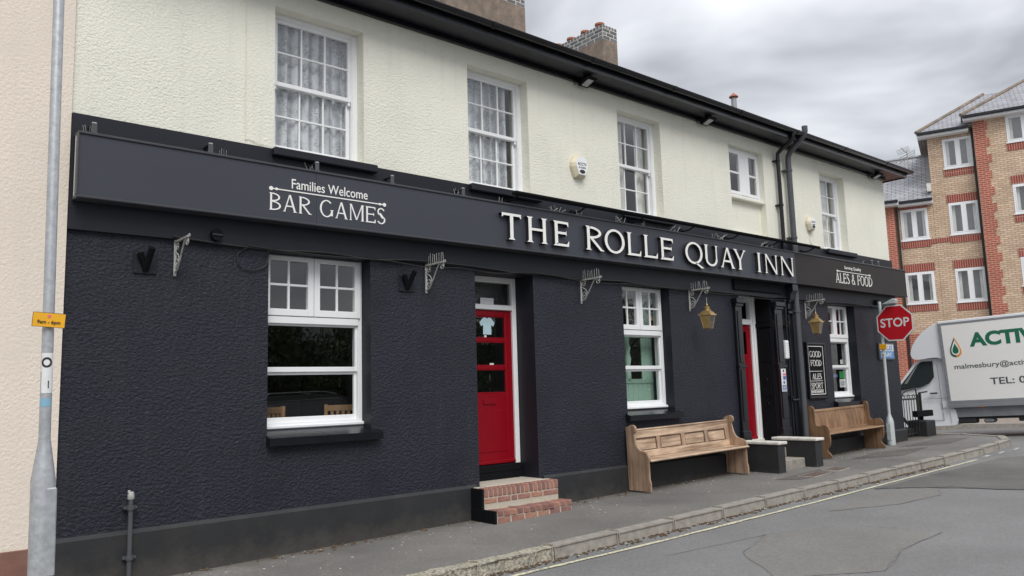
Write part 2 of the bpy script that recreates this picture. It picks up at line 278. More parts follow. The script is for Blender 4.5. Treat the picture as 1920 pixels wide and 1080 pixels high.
# ------------------------------------------------------------------ helpers
class MB:
    """collects shapes into one mesh object"""
    def __init__(s): s.v = []; s.f = []; s.mi = []
    def add(s, vs, fs, mi=0):
        b = len(s.v); s.v += [tuple(v) for v in vs]; s.f += [tuple(i+b for i in f) for f in fs]; s.mi += [mi]*len(fs); return s
    def box(s, x0, x1, y0, y1, z0, z1, c=0., mi=0):
        x0, x1 = min(x0, x1), max(x0, x1); y0, y1 = min(y0, y1), max(y0, y1); z0, z1 = min(z0, z1), max(z0, z1)
        if not c:
            return s.add([(x0,y0,z0),(x1,y0,z0),(x1,y1,z0),(x0,y1,z0),(x0,y0,z1),(x1,y0,z1),(x1,y1,z1),(x0,y1,z1)],
                         [(0,3,2,1),(4,5,6,7),(0,1,5,4),(1,2,6,5),(2,3,7,6),(3,0,4,7)], mi)
        c = min(c, (x1-x0)*.45, (y1-y0)*.45, (z1-z0)*.45)
        bm = bmesh.new(); bmesh.ops.create_cube(bm, size=1)
        for v in bm.verts: v.co = Vector(((x0+x1)/2+v.co.x*(x1-x0), (y0+y1)/2+v.co.y*(y1-y0), (z0+z1)/2+v.co.z*(z1-z0)))
        bmesh.ops.bevel(bm, geom=list(bm.edges), offset=c, segments=1, affect='EDGES')
        bm.verts.index_update(); s.add([v.co[:] for v in bm.verts], [[v.index for v in f.verts] for f in bm.faces], mi); bm.free(); return s
    def quad(s, a, b, c, d, mi=0): return s.add([a, b, c, d], [(0, 1, 2, 3)], mi)
    def prism(s, poly, fn, a, b, mi=0, side_mi=None):
        """poly: 2-D outline (ccw); fn(p, q, d) -> 3-D; extruded from a to b"""
        n = len(poly); vs = [fn(p[0], p[1], a) for p in poly]+[fn(p[0], p[1], b) for p in poly]
        s.add(vs, [tuple(range(n))[::-1], tuple(range(n, 2*n))], mi)
        s.add(vs, [(i, (i+1) % n, n+(i+1) % n, n+i) for i in range(n)], mi if side_mi is None else side_mi); return s
    def tube(s, pts, r, n=8, mi=0, cap=True):
        pts = [Vector(p) for p in pts]; rs = r if isinstance(r, (list, tuple)) else [r]*len(pts)
        vs = []; up = None
        for i, p in enumerate(pts):
            d = (pts[min(i+1, len(pts)-1)]-pts[max(i-1, 0)]).normalized()
            if up is None: up = Vector((0, 0, 1)) if abs(d.z) < .9 else Vector((1, 0, 0))
            a = d.cross(up).normalized(); up = a.cross(d).normalized()
            vs += [p+(a*math.cos(2*math.pi*k/n)+up*math.sin(2*math.pi*k/n))*rs[i] for k in range(n)]
        fs = [(i*n+k, i*n+(k+1) % n, (i+1)*n+(k+1) % n, (i+1)*n+k) for i in range(len(pts)-1) for k in range(n)]
        if cap: fs += [tuple(range(n))[::-1], tuple(range((len(pts)-1)*n, len(pts)*n))]
        return s.add(vs, fs, mi)
    def lathe(s, prof, c=(0, 0, 0), n=16, mi=0, rot=0):
        vs = []
        for r, z in prof: vs += [(c[0]+r*math.cos(rot+2*math.pi*k/n), c[1]+r*math.sin(rot+2*math.pi*k/n), c[2]+z) for k in range(n)]
        fs = [(i*n+k, i*n+(k+1) % n, (i+1)*n+(k+1) % n, (i+1)*n+k) for i in range(len(prof)-1) for k in range(n)]
        fs += [tuple(range(n))[::-1], tuple(range((len(prof)-1)*n, len(prof)*n))]
        return s.add(vs, fs, mi)
    def build(s, name, m, parent=None, smooth=False, fix=True):
        me = bpy.data.meshes.new(name); me.from_pydata(s.v, [], s.f)
        for k in (m if isinstance(m, (list, tuple)) else [m]): me.materials.append(MATS[k])
        me.polygons.foreach_set('material_index', s.mi)
        if fix:
            bm = bmesh.new(); bm.from_mesh(me); bmesh.ops.recalc_face_normals(bm, faces=bm.faces); bm.to_mesh(me); bm.free()
        if smooth:
            me.polygons.foreach_set('use_smooth', [True]*len(me.polygons)); me.set_sharp_from_angle(angle=R(40))
        me.update(); return link(name, me, parent)
def link(name, data, parent=None):
    o = bpy.data.objects.new(name, data); COL.objects.link(o); o.parent = parent; return o
def tag(o, label, cat, group=None):
    o['label'] = label; o['category'] = cat
    if group: o['group'] = group
    return o
def thing(name, label, cat, loc=(0, 0, 0), rz=0, group=None):
    o = link(name, None); o.location = loc; o.rotation_euler = (0, 0, rz); o.empty_display_size = .2; return tag(o, label, cat, group)
def struct(o, kind='structure'): o['kind'] = kind; return o
def part(name, m, parent, fn, smooth=False):
    b = MB(); fn(b); return b.build(name, m, parent, smooth)
def pbox(name, m, parent, *a, c=0.): return MB().box(*a, c=c).build(name, m, parent)
def copy_tree(o, parent=None):
    c = o.copy(); COL.objects.link(c); c.parent = parent
    for ch in list(o.children): copy_tree(ch, c)
    return c

def text_faces(body, width=None, height=None, bold=0., extrude=0., spacing=1.):
    cu = bpy.data.curves.new('t', 'FONT'); cu.body = body; cu.size = 1; cu.offset = bold; cu.extrude = extrude; cu.space_character = spacing; cu.resolution_u = 4
    o = bpy.data.objects.new('t', cu); COL.objects.link(o)
    dg = bpy.context.evaluated_depsgraph_get(); me = bpy.data.meshes.new_from_object(o.evaluated_get(dg))
    vs = [v.co.copy() for v in me.vertices]; fs = [tuple(p.vertices) for p in me.polygons]
    bpy.data.objects.remove(o); bpy.data.curves.remove(cu); bpy.data.meshes.remove(me)
    x0 = min(v.x for v in vs); x1 = max(v.x for v in vs); y0 = min(v.y for v in vs); y1 = max(v.y for v in vs)
    return vs, fs, (x0, x1, y0, y1)
def text(name, body, m, parent, org, ux, uz, width, height, bold=0., depth=.003, spacing=1.):
    """flat raised lettering whose bounding box starts at org and spans width x height along ux, uz"""
    vs, fs, (x0, x1, y0, y1) = text_faces(body, bold=bold, extrude=.01, spacing=spacing)
    ux = Vector(ux).normalized(); uz = Vector(uz).normalized(); n = ux.cross(uz); org = Vector(org)
    b = MB(); zs = max(abs(v.z) for v in vs) or 1
    b.add([org+ux*((v.x-x0)/(x1-x0)*width)+uz*((v.y-y0)/(y1-y0)*height)+n*((v.z/zs+1)*depth/2) for v in vs], fs)
    return b.build(name, m, parent, fix=False)

# serif capitals drawn as strokes; cap height 1, width w
def ringpts(cx, cy, rx, ry, a0, a1, n=14): return [(cx+rx*math.cos(R(a0+(a1-a0)*i/n)), cy+ry*math.sin(R(a0+(a1-a0)*i/n))) for i in range(n+1)]
def arc(cx, cy, rx, ry, tx, ty, a0, a1, n=14):
    o = ringpts(cx, cy, rx, ry, a0, a1, n); i = ringpts(cx, cy, rx-tx, ry-ty, a0, a1, n)
    return [[o[k], o[k+1], i[k+1], i[k]] for k in range(n)]
def glyph(ch, w, t=.125, th=.07, s=.065, sh=.045):
    V = lambda x, y0=0, y1=1, a=True, b=True, tt=t: [[(x-tt/2, y0), (x+tt/2, y0), (x+tt/2*.92, (y0+y1)/2), (x+tt/2, y1), (x-tt/2, y1), (x-tt/2*.92, (y0+y1)/2)]] + \
        ([[(x-tt/2-s, y0), (x+tt/2+s, y0), (x+tt/2, y0+sh*1.3), (x-tt/2, y0+sh*1.3)]] if a else []) + ([[(x-tt/2, y1-sh*1.3), (x+tt/2, y1-sh*1.3), (x+tt/2+s, y1), (x-tt/2-s, y1)]] if b else [])
    H = lambda x0, x1, y, h=th: [[(x0, y-h/2), (x1, y-h/2), (x1, y+h/2), (x0, y+h/2)]]
    D = lambda x0, y0, x1, y1, tt: [[(x0-tt/2, y0), (x0+tt/2, y0), (x1+tt/2, y1), (x1-tt/2, y1)]]
    SF = lambda x, y, up=1, tt=t: [[(x-tt/2-s, y), (x+tt/2+s, y), (x+tt/2, y+up*sh*1.3), (x-tt/2, y+up*sh*1.3)][::up]]
    xl = t/2+s; xr = w-t/2-s
    if ch == 'I': return V(w/2)
    if ch == 'T': return V(w/2, 0, 1, True, False)+H(0, w, 1-th/2)+[[(0, 1), (0, .84), (.035, .84), (.08, 1-th)], [(w, 1), (w-.08, 1-th), (w-.035, .84), (w, .84)]]
    if ch == 'H': return V(xl)+V(xr)+H(xl, xr, .52)
    if ch in 'EF':
        g = V(xl)+H(xl, w-.03, 1-th/2)+[[(w-.10, 1-th), (w-.02, .80), (w, .80), (w, 1)]]+H(xl, w-.13, .53)+[[(w-.17, .49), (w-.11, .42), (w-.11, .64), (w-.17, .57)]]
        return g if ch == 'F' else g+H(xl, w-.02, th/2)+[[(w-.10, th), (w, 0), (w+.02, .22), (w-.01, .22)]]
    if ch == 'L': return V(xl)+H(xl, w-.02, th/2)+[[(w-.10, th), (w, 0), (w+.02, .24), (w-.01, .24)]]
    if ch == 'O': return arc(w/2, .5, w/2, .52, t*.95, th, 0, 360, 32)
    if ch == 'Q': return arc(w/2, .5, w/2, .52, t*.95, th, 0, 360, 32)+[[(w*.52, .04), (w*.52+.13, .06), (w*1.06, -.17), (w*.9, -.19)]]
    if ch == 'D': return V(xl)+arc(xl, .5, w-xl, .5, t*.95, th, -90, 90, 18)
    if ch == 'P': return V(xl)+arc(xl+.08, .73, w-xl-.08, .27, t*.9, th, -90, 90)+H(xl, xl+.08, 1-th/2)+H(xl, xl+.08, .46+th/2)
    if ch == 'R': return V(xl)+arc(xl+.08, .74, w-xl-.16, .26, t*.9, th, -90, 90)+H(xl, xl+.08, 1-th/2)+H(xl, xl+.08, .48+th/2)+D(w-.07, 0, xl+.17, .5, t*1.1)+[[(w-.15, 0), (w+.06, 0), (w+.03, sh), (w-.1, sh)]]
    if ch == 'B': return V(xl)+arc(xl+.08, .755, w-xl-.14, .245, t*.9, th, -90, 90)+arc(xl+.08, .265, w-xl-.08, .265, t*.9, th, -90, 90)+H(xl, xl+.08, 1-th/2)+H(xl, xl+.08, .52)+H(xl, xl+.08, th/2)
    if ch == 'U': return V(xl, .32, 1, False, True)+V(xr, .32, 1, False, True, th)+arc((xl+xr)/2, .33, (xr-xl)/2+t/2*.85, .35, t*.85, th, 180, 360, 18)
    if ch == 'A': return D(w*.12, 0, w*.5-.01, 1, th)+D(w*.88, 0, w*.5, 1, t)+H(w*.25, w*.76, .33)+SF(w*.12, 0, 1, th)+SF(w*.88, 0, 1, t)
    if ch == 'Y': return V(w/2, 0, .5, True, False)+D(w/2, .45, w*.13, 1, t)+D(w/2, .45, w*.87, 1, th)+SF(w*.13, 1, -1, t)+SF(w*.87, 1, -1, th)
    if ch == 'N': return V(xl, 0, 1, True, False, th)+V(xr, 0, 1, False, True, th)+D(xr, 0, xl, 1, t)+SF(xl, 1, -1, th)
    if ch == 'M': return V(xl-.03, 0, 1, True, True, th)+V(xr+.03, 0, 1, True, True, t)+D(w/2, .05, xl, 1, t*.8)+D(w/2, .05, xr, 1, th*.9)
    if ch == 'G': return arc(w/2, .5, w/2, .52, t*.95, th, 45, 335, 26)+V(w-t/2-.03, .08, .44, False, True)
    if ch == 'S': return arc(w/2, .745, w/2*.88, .265, t*.8, th, 25, 225, 16)+arc(w/2, .255, w/2, .265, t*.85, th, -155, 45, 16)+[[(w*.2, .64), (w*.42, .70), (w*.86, .40), (w*.62, .33)]]
    if ch == '&': return arc(w*.42, .77, w*.24, .24, t*.7, th, 0, 360, 20)+arc(w*.40, .26, w*.40, .28, t*.85, th, 90, 400, 22)+D(w*.95, 0, w*.26, .68, t*.9)
    return []
WID = dict(I=.36, T=.84, H=.95, E=.78, F=.74, L=.76, O=1.02, Q=1.02, D=.98, P=.74, R=.86, B=.78, U=.92, A=.95, Y=.9, N=.96, M=1.1, G=.96, S=.66)
WID['&'] = .9; WID[' '] = .38
def letter(name, ch, m, parent, x0, x1, z0, h, yf, yb):
    w = (x1-x0)/h; b = MB(); k = 0
    for poly in glyph(ch, w, .17, .095, .08, .05):
        pts = [(x0+p[0]*h, z0+p[1]*h) for p in poly]; a = sum(pts[i][0]*pts[(i+1) % len(pts)][1]-pts[(i+1) % len(pts)][0]*pts[i][1] for i in range(len(pts)))
        if a < 0: pts = pts[::-1]
        k += 1; y = yf-.0002*(k % 7)
        b.prism(pts, lambda p, q, d: (p, d, q), y, yb, 1, 1)
        n = len(pts); b.mi[-(n+2)] = 0            # the front face
    return b.build(name, m, parent)
def serif_text(name, body, m, parent, x0, x1, z0, h, yf, yb):
    gap = .13; tot = sum(WID[c] for c in body)+gap*(len(body)-1); k = (x1-x0)/(tot*h); x = x0; q_ = 0
    for c in body:
        b = MB()
        for poly in glyph(c, WID[c]):
            pts = [(x+p[0]*h*k, z0+p[1]*h) for p in poly]
            a = sum(pts[i][0]*pts[(i+1) % len(pts)][1]-pts[(i+1) % len(pts)][0]*pts[i][1] for i in range(len(pts)))
            if a < 0: pts = pts[::-1]
            q_ += 1; b.prism(pts, lambda p, q, d: (p, d, q), yf-.0002*(q_ % 7), yb)
        if b.v: b.build('letter', m, parent)
        x += (WID[c]+gap)*h*k

SL = .0175
def g(x): return SL*x                                     # pavement level at the wall
def sm(a, b, x): t = max(0., min(1., (x-a)/(b-a))); return t*t*(3-2*t)
def zr(x, y):                                             # carriageway level
    base = SL*max(-40, min(x, 19))-.115
    t = sm(18.2, 20.6, x)
    side = .15-.045*max(-1.5, min(y, 12))
    return base*(1-t)+side*t

# ------------------------------------------------------------------ ground, road, pavements
def grid(fn, xs, ys, name, m):
    b = MB(); vs = [(x, y, fn(x, y)) for y in ys for x in xs]; n = len(xs)
    b.add(vs, [(j*n+i, j*n+i+1, (j+1)*n+i+1, (j+1)*n+i) for j in range(len(ys)-1) for i in range(n-1)])
    return struct(b.build(name, m, None, True, False))
XS = [-300, -120, -60, -30]+[-20+i*2 for i in range(18)]+[16+i*.4 for i in range(16)]+[22.4+i*1.5 for i in range(9)]+[40, 60, 120, 300]
YS = [-300, -120, -60, -35]+[-30+i*2 for i in range(13)]+[-5+i*.5 for i in range(16)]+[3+i*1.5 for i in range(8)]+[18, 30, 60, 120, 300]
grid(lambda x, y: zr(x, y)-.5 if False else zr(x, y)-.35, XS, YS, 'ground', 'road_rough')
XR = [x for x in XS if -60 <= x <= 60]; YR = [y for y in YS if -35 <= y <= 60]
grid(zr, XR, YR, 'road', 'road')
# the pavement in front of the pub, with its rounded corner
EDGE = [(-30, -1.94), (-10, -1.94), (0, -1.94), (6, -1.94), (12, -1.94), (15.9, -1.925), (17.2, -1.90), (18.2, -1.84), (19.0, -1.75), (19.45, -1.62), (19.75, -1.38), (19.95, -1.0), (20.1, -.4), (20.2, .2), (20.28, 2), (20.3, 14)]
def pavement():
    b = MB(); n = len(EDGE)
    inner = [(x, y+.002) if y < -1.5 else (x, y) for x, y in EDGE]
    core = [(-30, .3), (-10, .3), (0, .3), (6, .3), (12, .3), (15.9, .3), (17.2, .3), (18, .3), (18, .3), (18, .3), (18, .3), (18, .3), (18, .3), (18, .3), (18, 2), (18, 14)]
    pz = lambda x, y: g(min(x, 20))-.004*0-(max(0, y-.3)*.04)
    vs = [(x, y, pz(x, y)) for x, y in EDGE]+[(x, y, pz(x, y)) for x, y in core]+[(x, y, pz(x, y)-.5) for x, y in EDGE]
    for i in range(n-1):
        q = [i, i+1, n+i+1, n+i]
        if vs[n+i+1] == vs[n+i]: q = q[:3]
        b.add([vs[k] for k in q], [tuple(range(len(q)))])
        b.add([vs[i], vs[i+1], vs[2*n+i+1], vs[2*n+i]], [(0, 1, 2, 3)])
    return b
struct(pavement().build('pavement', 'pavement', None, False))
part_pp = MB()
for poly in ([(14.2, -.75), (15.6, -.55), (16.9, -1.0), (15.2, -1.25)], [(16.6, -.5), (18.6, -.42), (19.3, -.9), (17.8, -1.05)], [(11.1, -1.1), (12.6, -1.0), (12.3, -1.45), (11.3, -1.4)]):
    part_pp.add([(x, y, g(x)+.004) for x, y in poly], [(0, 1, 2, 3)])
struct(part_pp.build('pavement_patch', 'pavement_patch', None, fix=False), 'structure')

kerb = struct(link('kerb', None))
KO = .14
def kerb_stone(p, q, m, rough=0.):
    (x0, y0), (x1, y1) = p, q; d = Vector((x1-x0, y1-y0)); L = d.length; d /= L; nrm = Vector((d.y, -d.x))     # towards the road
    gap = .008; bm = bmesh.new(); bmesh.ops.create_cube(bm, size=1)
    bmesh.ops.subdivide_edges(bm, edges=[e for e in bm.edges if abs(e.verts[0].co.x-e.verts[1].co.x) > .5], cuts=6)
    wob = random.uniform(-.006, .006)
    for v in bm.verts:
        s = (v.co.x+.5)*(L-2*gap)+gap; o = -.075+v.co.y*.15; z = -.14+v.co.z*.30+wob
        front = v.co.y > 0; top = v.co.z > 0
        if front and top: o -= .018
        if rough: o += random.uniform(-rough, rough)*(1 if front else 0); z += random.uniform(-rough, rough)*.5*(1 if top else 0)
        P = Vector((x0, y0))+d*s+nrm*(o+.075)
        v.co = Vector((P.x, P.y, g(min(P.x, 20))+z+.004-(max(0, P.y-.3)*.04)))
    ed = [e for e in bm.edges if all(True for _ in (0,))]
    top_front = [e for e in bm.edges if len(e.link_faces) == 2 and e.calc_face_angle(0) > .6]
    bmesh.ops.bevel(bm, geom=top_front, offset=.014, segments=2, affect='EDGES')
    me = bpy.data.meshes.new('kerb_stone'); bm.to_mesh(me); bm.free(); me.materials.append(MATS[m]); link('kerb_stone', me, kerb)
acc = []
pts = [Vector(p) for p in EDGE if p[0] > -10.1]
path = []
for a, b_ in zip(pts, pts[1:]):
    n = max(1, int((b_-a).length/.05)); path += [a+(b_-a)*i/n for i in range(n)]
path.append(pts[-1])
# arc-length walk with joints at x = 6.01 + k * .915
start = 6.01-.915*14; cur = [p for p in path if p.x >= start or p.y > -1]; seg = [cur[0]]; L = 0; last = cur[0]; idx = 0
for a, b_ in zip(cur, cur[1:]):
    L += (b_-a).length
    if L >= .915 and last.y < 6:
        x0 = last.x; m = 'granite' if 4.0 < (x0+b_.x)/2 < 6.0 or x0 < -3 else 'kerb'
        kerb_stone(last, b_, m, .014 if m == 'granite' else .002); last = b_; L = 0

def strip(name, pts, w, m, dz, ragged=0.):
    b = MB(); vs = []; n = len(pts)
    for i, p in enumerate(pts):
        p = Vector(p); d = (Vector(pts[min(i+1, n-1)])-Vector(pts[max(i-1, 0)])).normalized(); nn = Vector((-d.y, d.x))
        for s in (-1, 1):
            q = p+nn*s*(w/2+random.uniform(-ragged, ragged)); vs.append((q.x, q.y, zr(q.x, q.y)+dz))
    b.add(vs, [(2*i, 2*i+2, 2*i+3, 2*i+1) for i in range(n-1)]); return struct(b.build(name, m, None, fix=False))
def dens(pts, st=.25):
    o = []
    for a, b_ in zip(pts, pts[1:]):
        a, b_ = Vector(a), Vector(b_); n = max(1, int((b_-a).length/st)); o += [a+(b_-a)*i/n for i in range(n)]
    return o+[Vector(pts[-1])]
strip('yellow_line', dens([(-9, -2.24), (5, -2.20), (7, -2.27), (10, -2.28), (13, -2.24), (16, -2.20)]), .055, 'line_yellow', .008, .006)
for x in (16.4, 17.2, 18.0): strip('white_dash', dens([(x, -2.16), (x+.45, -2.11)], .1), .07, 'line_white', .008, .006)
strip('white_arc', [(16.2+.55*math.cos(a), -3.0+.45*math.sin(a)) for a in [R(-150+i*12) for i in range(14)]], .06, 'line_white', .008, .012)
def patch(name, poly, m, dz):
    b = MB(); c = Vector((sum(p[0] for p in poly)/len(poly), sum(p[1] for p in poly)/len(poly))); P = [p+Vector((random.uniform(-.03, .03), random.uniform(-.02, .02))) for p in dens(poly+[poly[0]], .18)]; P[-1] = P[0]
    vs = [(c.x, c.y, zr(*c)+dz)]+[(p.x, p.y, zr(p.x, p.y)+dz) for p in P]
    b.add(vs, [(0, i+1, i+2) for i in range(len(P)-1)]); return struct(b.build(name, m, None, fix=False))
PATCH1 = [(6.3, -4.0), (7.0, -3.25), (7.9, -2.95), (8.9, -3.35), (9.1, -4.3), (8.0, -4.35), (7.1, -4.6)]
patch('road_patch', PATCH1, 'road_patch', .004)
PATCH2 = [(9.6, -2.75), (11.4, -2.45), (12.3, -3.0), (11.6, -3.3), (10.6, -3.2)]
patch('road_patch', PATCH2, 'road_patch', .004)
patch('road_scar', [(11.9, -2.34), (13.2, -2.36), (16.5, -2.42), (18, -3.2), (17, -4.6), (13.0, -4.6), (12.45, -3.6)], 'road_rough', .004)
strip('tar_seam', [p+Vector((random.uniform(-.02, .02), random.uniform(-.015, .015))) for p in dens(PATCH1[1:5], .15)], .005, 'tar', .006, .0025)
strip('tar_seam', [p+Vector((random.uniform(-.02, .02), random.uniform(-.015, .015))) for p in dens(PATCH1[4:7], .15)], .0045, 'tar', .006, .002)
strip('tar_seam', [p+Vector((random.uniform(-.02, .02), random.uniform(-.015, .015))) for p in dens(PATCH2[2:], .15)], .0045, 'tar', .006, .002)
strip('tar_seam', dens([(11.7, -2.34), (12.4, -3.1), (12.5, -3.7), (13.0, -4.7)], .12), .09, 'tar', .009, .045)
strip('tar_seam', dens([(3.5, -5.2), (5.2, -4.7), (6.3, -4.0)]), .007, 'tar', .006, .003)
strip('tar_seam', dens([(6.4, -2.75), (7.9, -2.95)]), .007, 'tar', .006, .003)

for (x, y, w, d_) in ((11.95, -1.28, .6, .3), (12.75, -1.22, .45, .3)):
    cv = thing('access_cover', 'rusty rectangular access cover in the pavement, %s' % ('nearer the panelled pew' if x < 12.3 else 'nearer the stop sign'), 'access cover', (x, y, g(x)), 0, 'access covers in the pavement')
    MB().box(-w/2, w/2, -d_/2, d_/2, -.02, .006, .003).build('frame', 'kerb', cv); MB().box(-w/2+.03, w/2-.03, -d_/2+.03, d_/2-.03, -.02, .009, .003).build('lid', 'rust', cv); cv.rotation_euler = (0, -math.atan(SL), R(4))
def scatter(name, m, pts, s0, s1, thick=.003, flat=True):
    b = MB()
    for x, y, z in pts:
        s = random.uniform(s0, s1); l = s*random.uniform(1, 2.6); a = random.uniform(0, 6.28); c, d = math.cos(a), math.sin(a); t = random.uniform(.3, 1)*thick
        q = [(x+c*l*u-d*s*w, y+d*l*u+c*s*w) for u, w in ((-.5, -.5), (.5, -.35), (.45, .5), (-.4, .45))]
        b.add([(p[0], p[1], z+.004) for p in q]+[(p[0], p[1], z+.004+t+random.uniform(0, t)) for p in q], [(4, 5, 6, 7), (0, 1, 5, 4), (1, 2, 6, 5), (2, 3, 7, 6), (3, 0, 4, 7)])
    return struct(b.build(name, m, None), 'stuff')
pv = []
for _ in range(190):
    x = random.uniform(2.2, 17.5); y = -abs(random.gauss(0, .55))-.06
    if y > -1.85: pv.append((x, y, g(x)))
o = scatter('pavement_litter', 'litter', pv, .005, .013); tag(o, 'small pale chips and bits of litter scattered on the pavement', 'litter')
pv = []
for _ in range(700):
    x = random.uniform(2.5, 15); y = -1.955-.04-abs(random.gauss(0, .055)); pv.append((x, y, zr(x, y)))
for _ in range(250):
    x = random.uniform(2.2, 17.5); y = -.05-abs(random.gauss(0, .08)); pv.append((x, y, g(x)))
o = scatter('gutter_leaves', 'leaf_litter', pv, .008, .028, .008); tag(o, 'brown leaf litter and grit along the kerb and wall foot', 'leaf litter')
pv = []
for _ in range(45):
    x = random.uniform(4, 14); y = -1.99-abs(random.gauss(0, .08)); pv.append((x, y, zr(x, y)+.004))
o = scatter('kerb_straw', 'offwhite', pv, .006, .014, .005); tag(o, 'pale dry straw and scraps lying in the road gutter', 'straw')
# ------------------------------------------------------------------ the pub
pub = thing('pub_building', 'long two storey pub painted cream above and navy below', 'pub')
X0, X1, YB = 1.585, 18.18, 8.2
UP = [(3.55, 4.655), (6.21, 7.27), (9.14, 10.18), (12.11, 13.21), (15.28, 16.31)]
GW = [(3.50, 4.73), (9.07, 10.19), (15.22, 16.31)]
DR = [(6.26, 7.26), (12.11, 13.15)]
def wall(b, x0, x1, z0, z1, holes, depth=.4, y=0., reveals=True):
    xs = sorted({x0, x1, *[h[0] for h in holes], *[h[1] for h in holes]}); zs = sorted({z0, z1, *[h[2] for h in holes], *[h[3] for h in holes]})
    xs = [x for x in xs if x0 <= x <= x1]; zs = [z for z in zs if z0 <= z <= z1]
    for i in range(len(xs)-1):
        for j in range(len(zs)-1):
            cx, cz = (xs[i]+xs[i+1])/2, (zs[j]+zs[j+1])/2
            if any(h[0] < cx < h[1] and h[2] < cz < h[3] for h in holes): continue
            b.quad((xs[i], y, zs[j]), (xs[i+1], y, zs[j]), (xs[i+1], y, zs[j+1]), (xs[i], y, zs[j+1]))
def reveal(b, h, d, y=0., mi=0, top=True, bottom=True):
    a, c, z0, z1 = h
    b.quad((a, y, z0), (a, y, z1), (a, y+d, z1), (a, y+d, z0), mi); b.quad((c, y, z0), (c, y+d, z0), (c, y+d, z1), (c, y, z1), mi)
    if top: b.quad((a, y, z1), (c, y, z1), (c, y+d, z1), (a, y+d, z1), mi)
    if bottom: b.quad((a, y, z0), (a, y+d, z0), (c, y+d, z0), (c, y, z0), mi)
UZ0, UZ1 = 4.325, 5.96; GZ0, GZ1 = 1.25, 3.21
def f(b):
    hs = [(a, c, UZ0, UZ1) for a, c in UP]; wall(b, X0, X1, 4.0, 6.5, hs)
    for h in hs: reveal(b, h, .4)
    b.quad((X1, 0, 4.0), (X1, YB, 4.0), (X1, YB, 6.5), (X1, 0, 6.5)); b.quad((X0, 0, 3.2), (X0, YB, 3.2), (X0, YB, 8), (X0, 0, 8)); b.quad((X0, YB, -1), (X1, YB, -1), (X1, YB, 6.5), (X0, YB, 6.5))
part('upper_wall', 'cream', pub, f)
def f(b):
    hs = [(a, c, GZ0, GZ1) for a, c in GW]+[(DR[0][0], DR[0][1], .3, GZ1), (DR[1][0], DR[1][1], .3, 3.28)]
    wall(b, X0, X1, -.4, 4.0, hs)
    b.quad((X1, 0, -.6), (X1, YB, -.6), (X1, YB, 4.0), (X1, 0, 4.0))
part('lower_wall', 'navy', pub, f)
for a, c in GW: part('reveal', 'navy_smooth', pub, lambda b: reveal(b, (a, c, GZ0, GZ1), .4))
for k, (a, c) in enumerate(DR): part('reveal', 'navy_smooth', pub, lambda b: reveal(b, (a, c, .3, GZ1 if k == 0 else 3.28), .5))
# plinth: a smooth band with a small sloping top, following the openings
for a, c in ((X0, 6.20), (7.33, 11.90), (13.17, X1+.035)):
    def f(b, a=a, c=c):
        z = .49; pz = lambda x: z+(x-X0)*.005
        P = [(0, -.4), (-.035, -.4), (-.035, -.022), (0, 0)]
        vs = []
        for x in (a, c):
            vs += [(x, .0, -.4), (x, -.035, -.4), (x, -.035, pz(x)-.022), (x, -.002, pz(x)+.012)]
        b.add(vs, [(1, 5, 6, 2), (2, 6, 7, 3), (0, 1, 2, 3), (4, 7, 6, 5)])
    part('plinth', 'plinth', pub, f)
pbox('plinth', 'plinth', pub, X1, X1+.035, -.03, YB, -.5, .56)
# fascia board behind the sign
pbox('fascia_board', 'navy_smooth', pub, X0+.004, X1+.004, -.045, .01, 3.225, 4.312)
# eaves: soffit, fascia, gutter, roof
def f(b):
    b.quad((X0-.01, -.37, 6.24), (X1+.37, -.37, 6.24), (X1+.37, .05, 6.24), (X0-.01, .05, 6.24)); b.quad((X1-.05, .05, 6.24), (X1+.37, .05, 6.24), (X1+.37, YB, 6.24), (X1-.05, YB, 6.24))
part('soffit', 'soffit', pub, f)
part('bed_mould', 'black_gloss', pub, lambda b: b.box(X0-.01, X1+.06, -.055, .0, 6.175, 6.236, .01))
part('eaves_board', 'black_gloss', pub, lambda b: (b.box(X0-.01, X1+.39, -.392, -.37, 6.222, 6.42), b.box(X1+.37, X1+.392, -.39, YB, 6.222, 6.42)))
def f(b):
    prof = [(.062*math.cos(R(a)), .062*math.sin(R(a))) for a in range(180, 361, 18)]+[(.052*math.cos(R(a)), .052*math.sin(R(a))) for a in range(360, 179, -18)]
    def run(P, Q, nx, ny):
        n = len(prof); vs = [(P[0]+nx*u, P[1]+ny*u, 6.372+w) for u, w in prof]+[(Q[0]+nx*u, Q[1]+ny*u, 6.372+w) for u, w in prof]
        b.add(vs, [(i, (i+1) % n, n+(i+1) % n, n+i) for i in range(n)]+[tuple(range(n)), tuple(range(n, 2*n))])
    run((X0-.01, -.456), (X1+.50, -.456), 0, -1); run((X1+.456, -.5), (X1+.456, YB), 1, 0)
part('gutter', 'black_gloss', pub, f, True)
for i in range(9):
    x = 2.6+i*1.85; part('gutter_union', 'black_gloss', pub, lambda b: b.add(*(lambda pr: ([(x+dx, -.456-u, 6.372+w) for dx in (-.035, .035) for u, w in pr], [(k, k+1, len(pr)+k+1, len(pr)+k) for k in range(len(pr)-1)]))([(.069*math.cos(R(a)), .069*math.sin(R(a))) for a in range(180, 361, 18)])))
def f(b):
    e, r = 6.43, 8.25; ym = 4.0
    b.quad((X0, -.42, e), (X1+.42, -.42, e), (X1-3.2, ym, r), (X0, ym, r)); b.add([(X1+.42, -.42, e), (X1+.42, YB+.3, e), (X1-3.2, ym, r)], [(0, 1, 2)]); b.quad((X0, YB+.3, e), (X0, ym, r), (X1-3.2, ym, r), (X1+.42, YB+.3, e))
part('roof', 'slate_pub', pub, f)
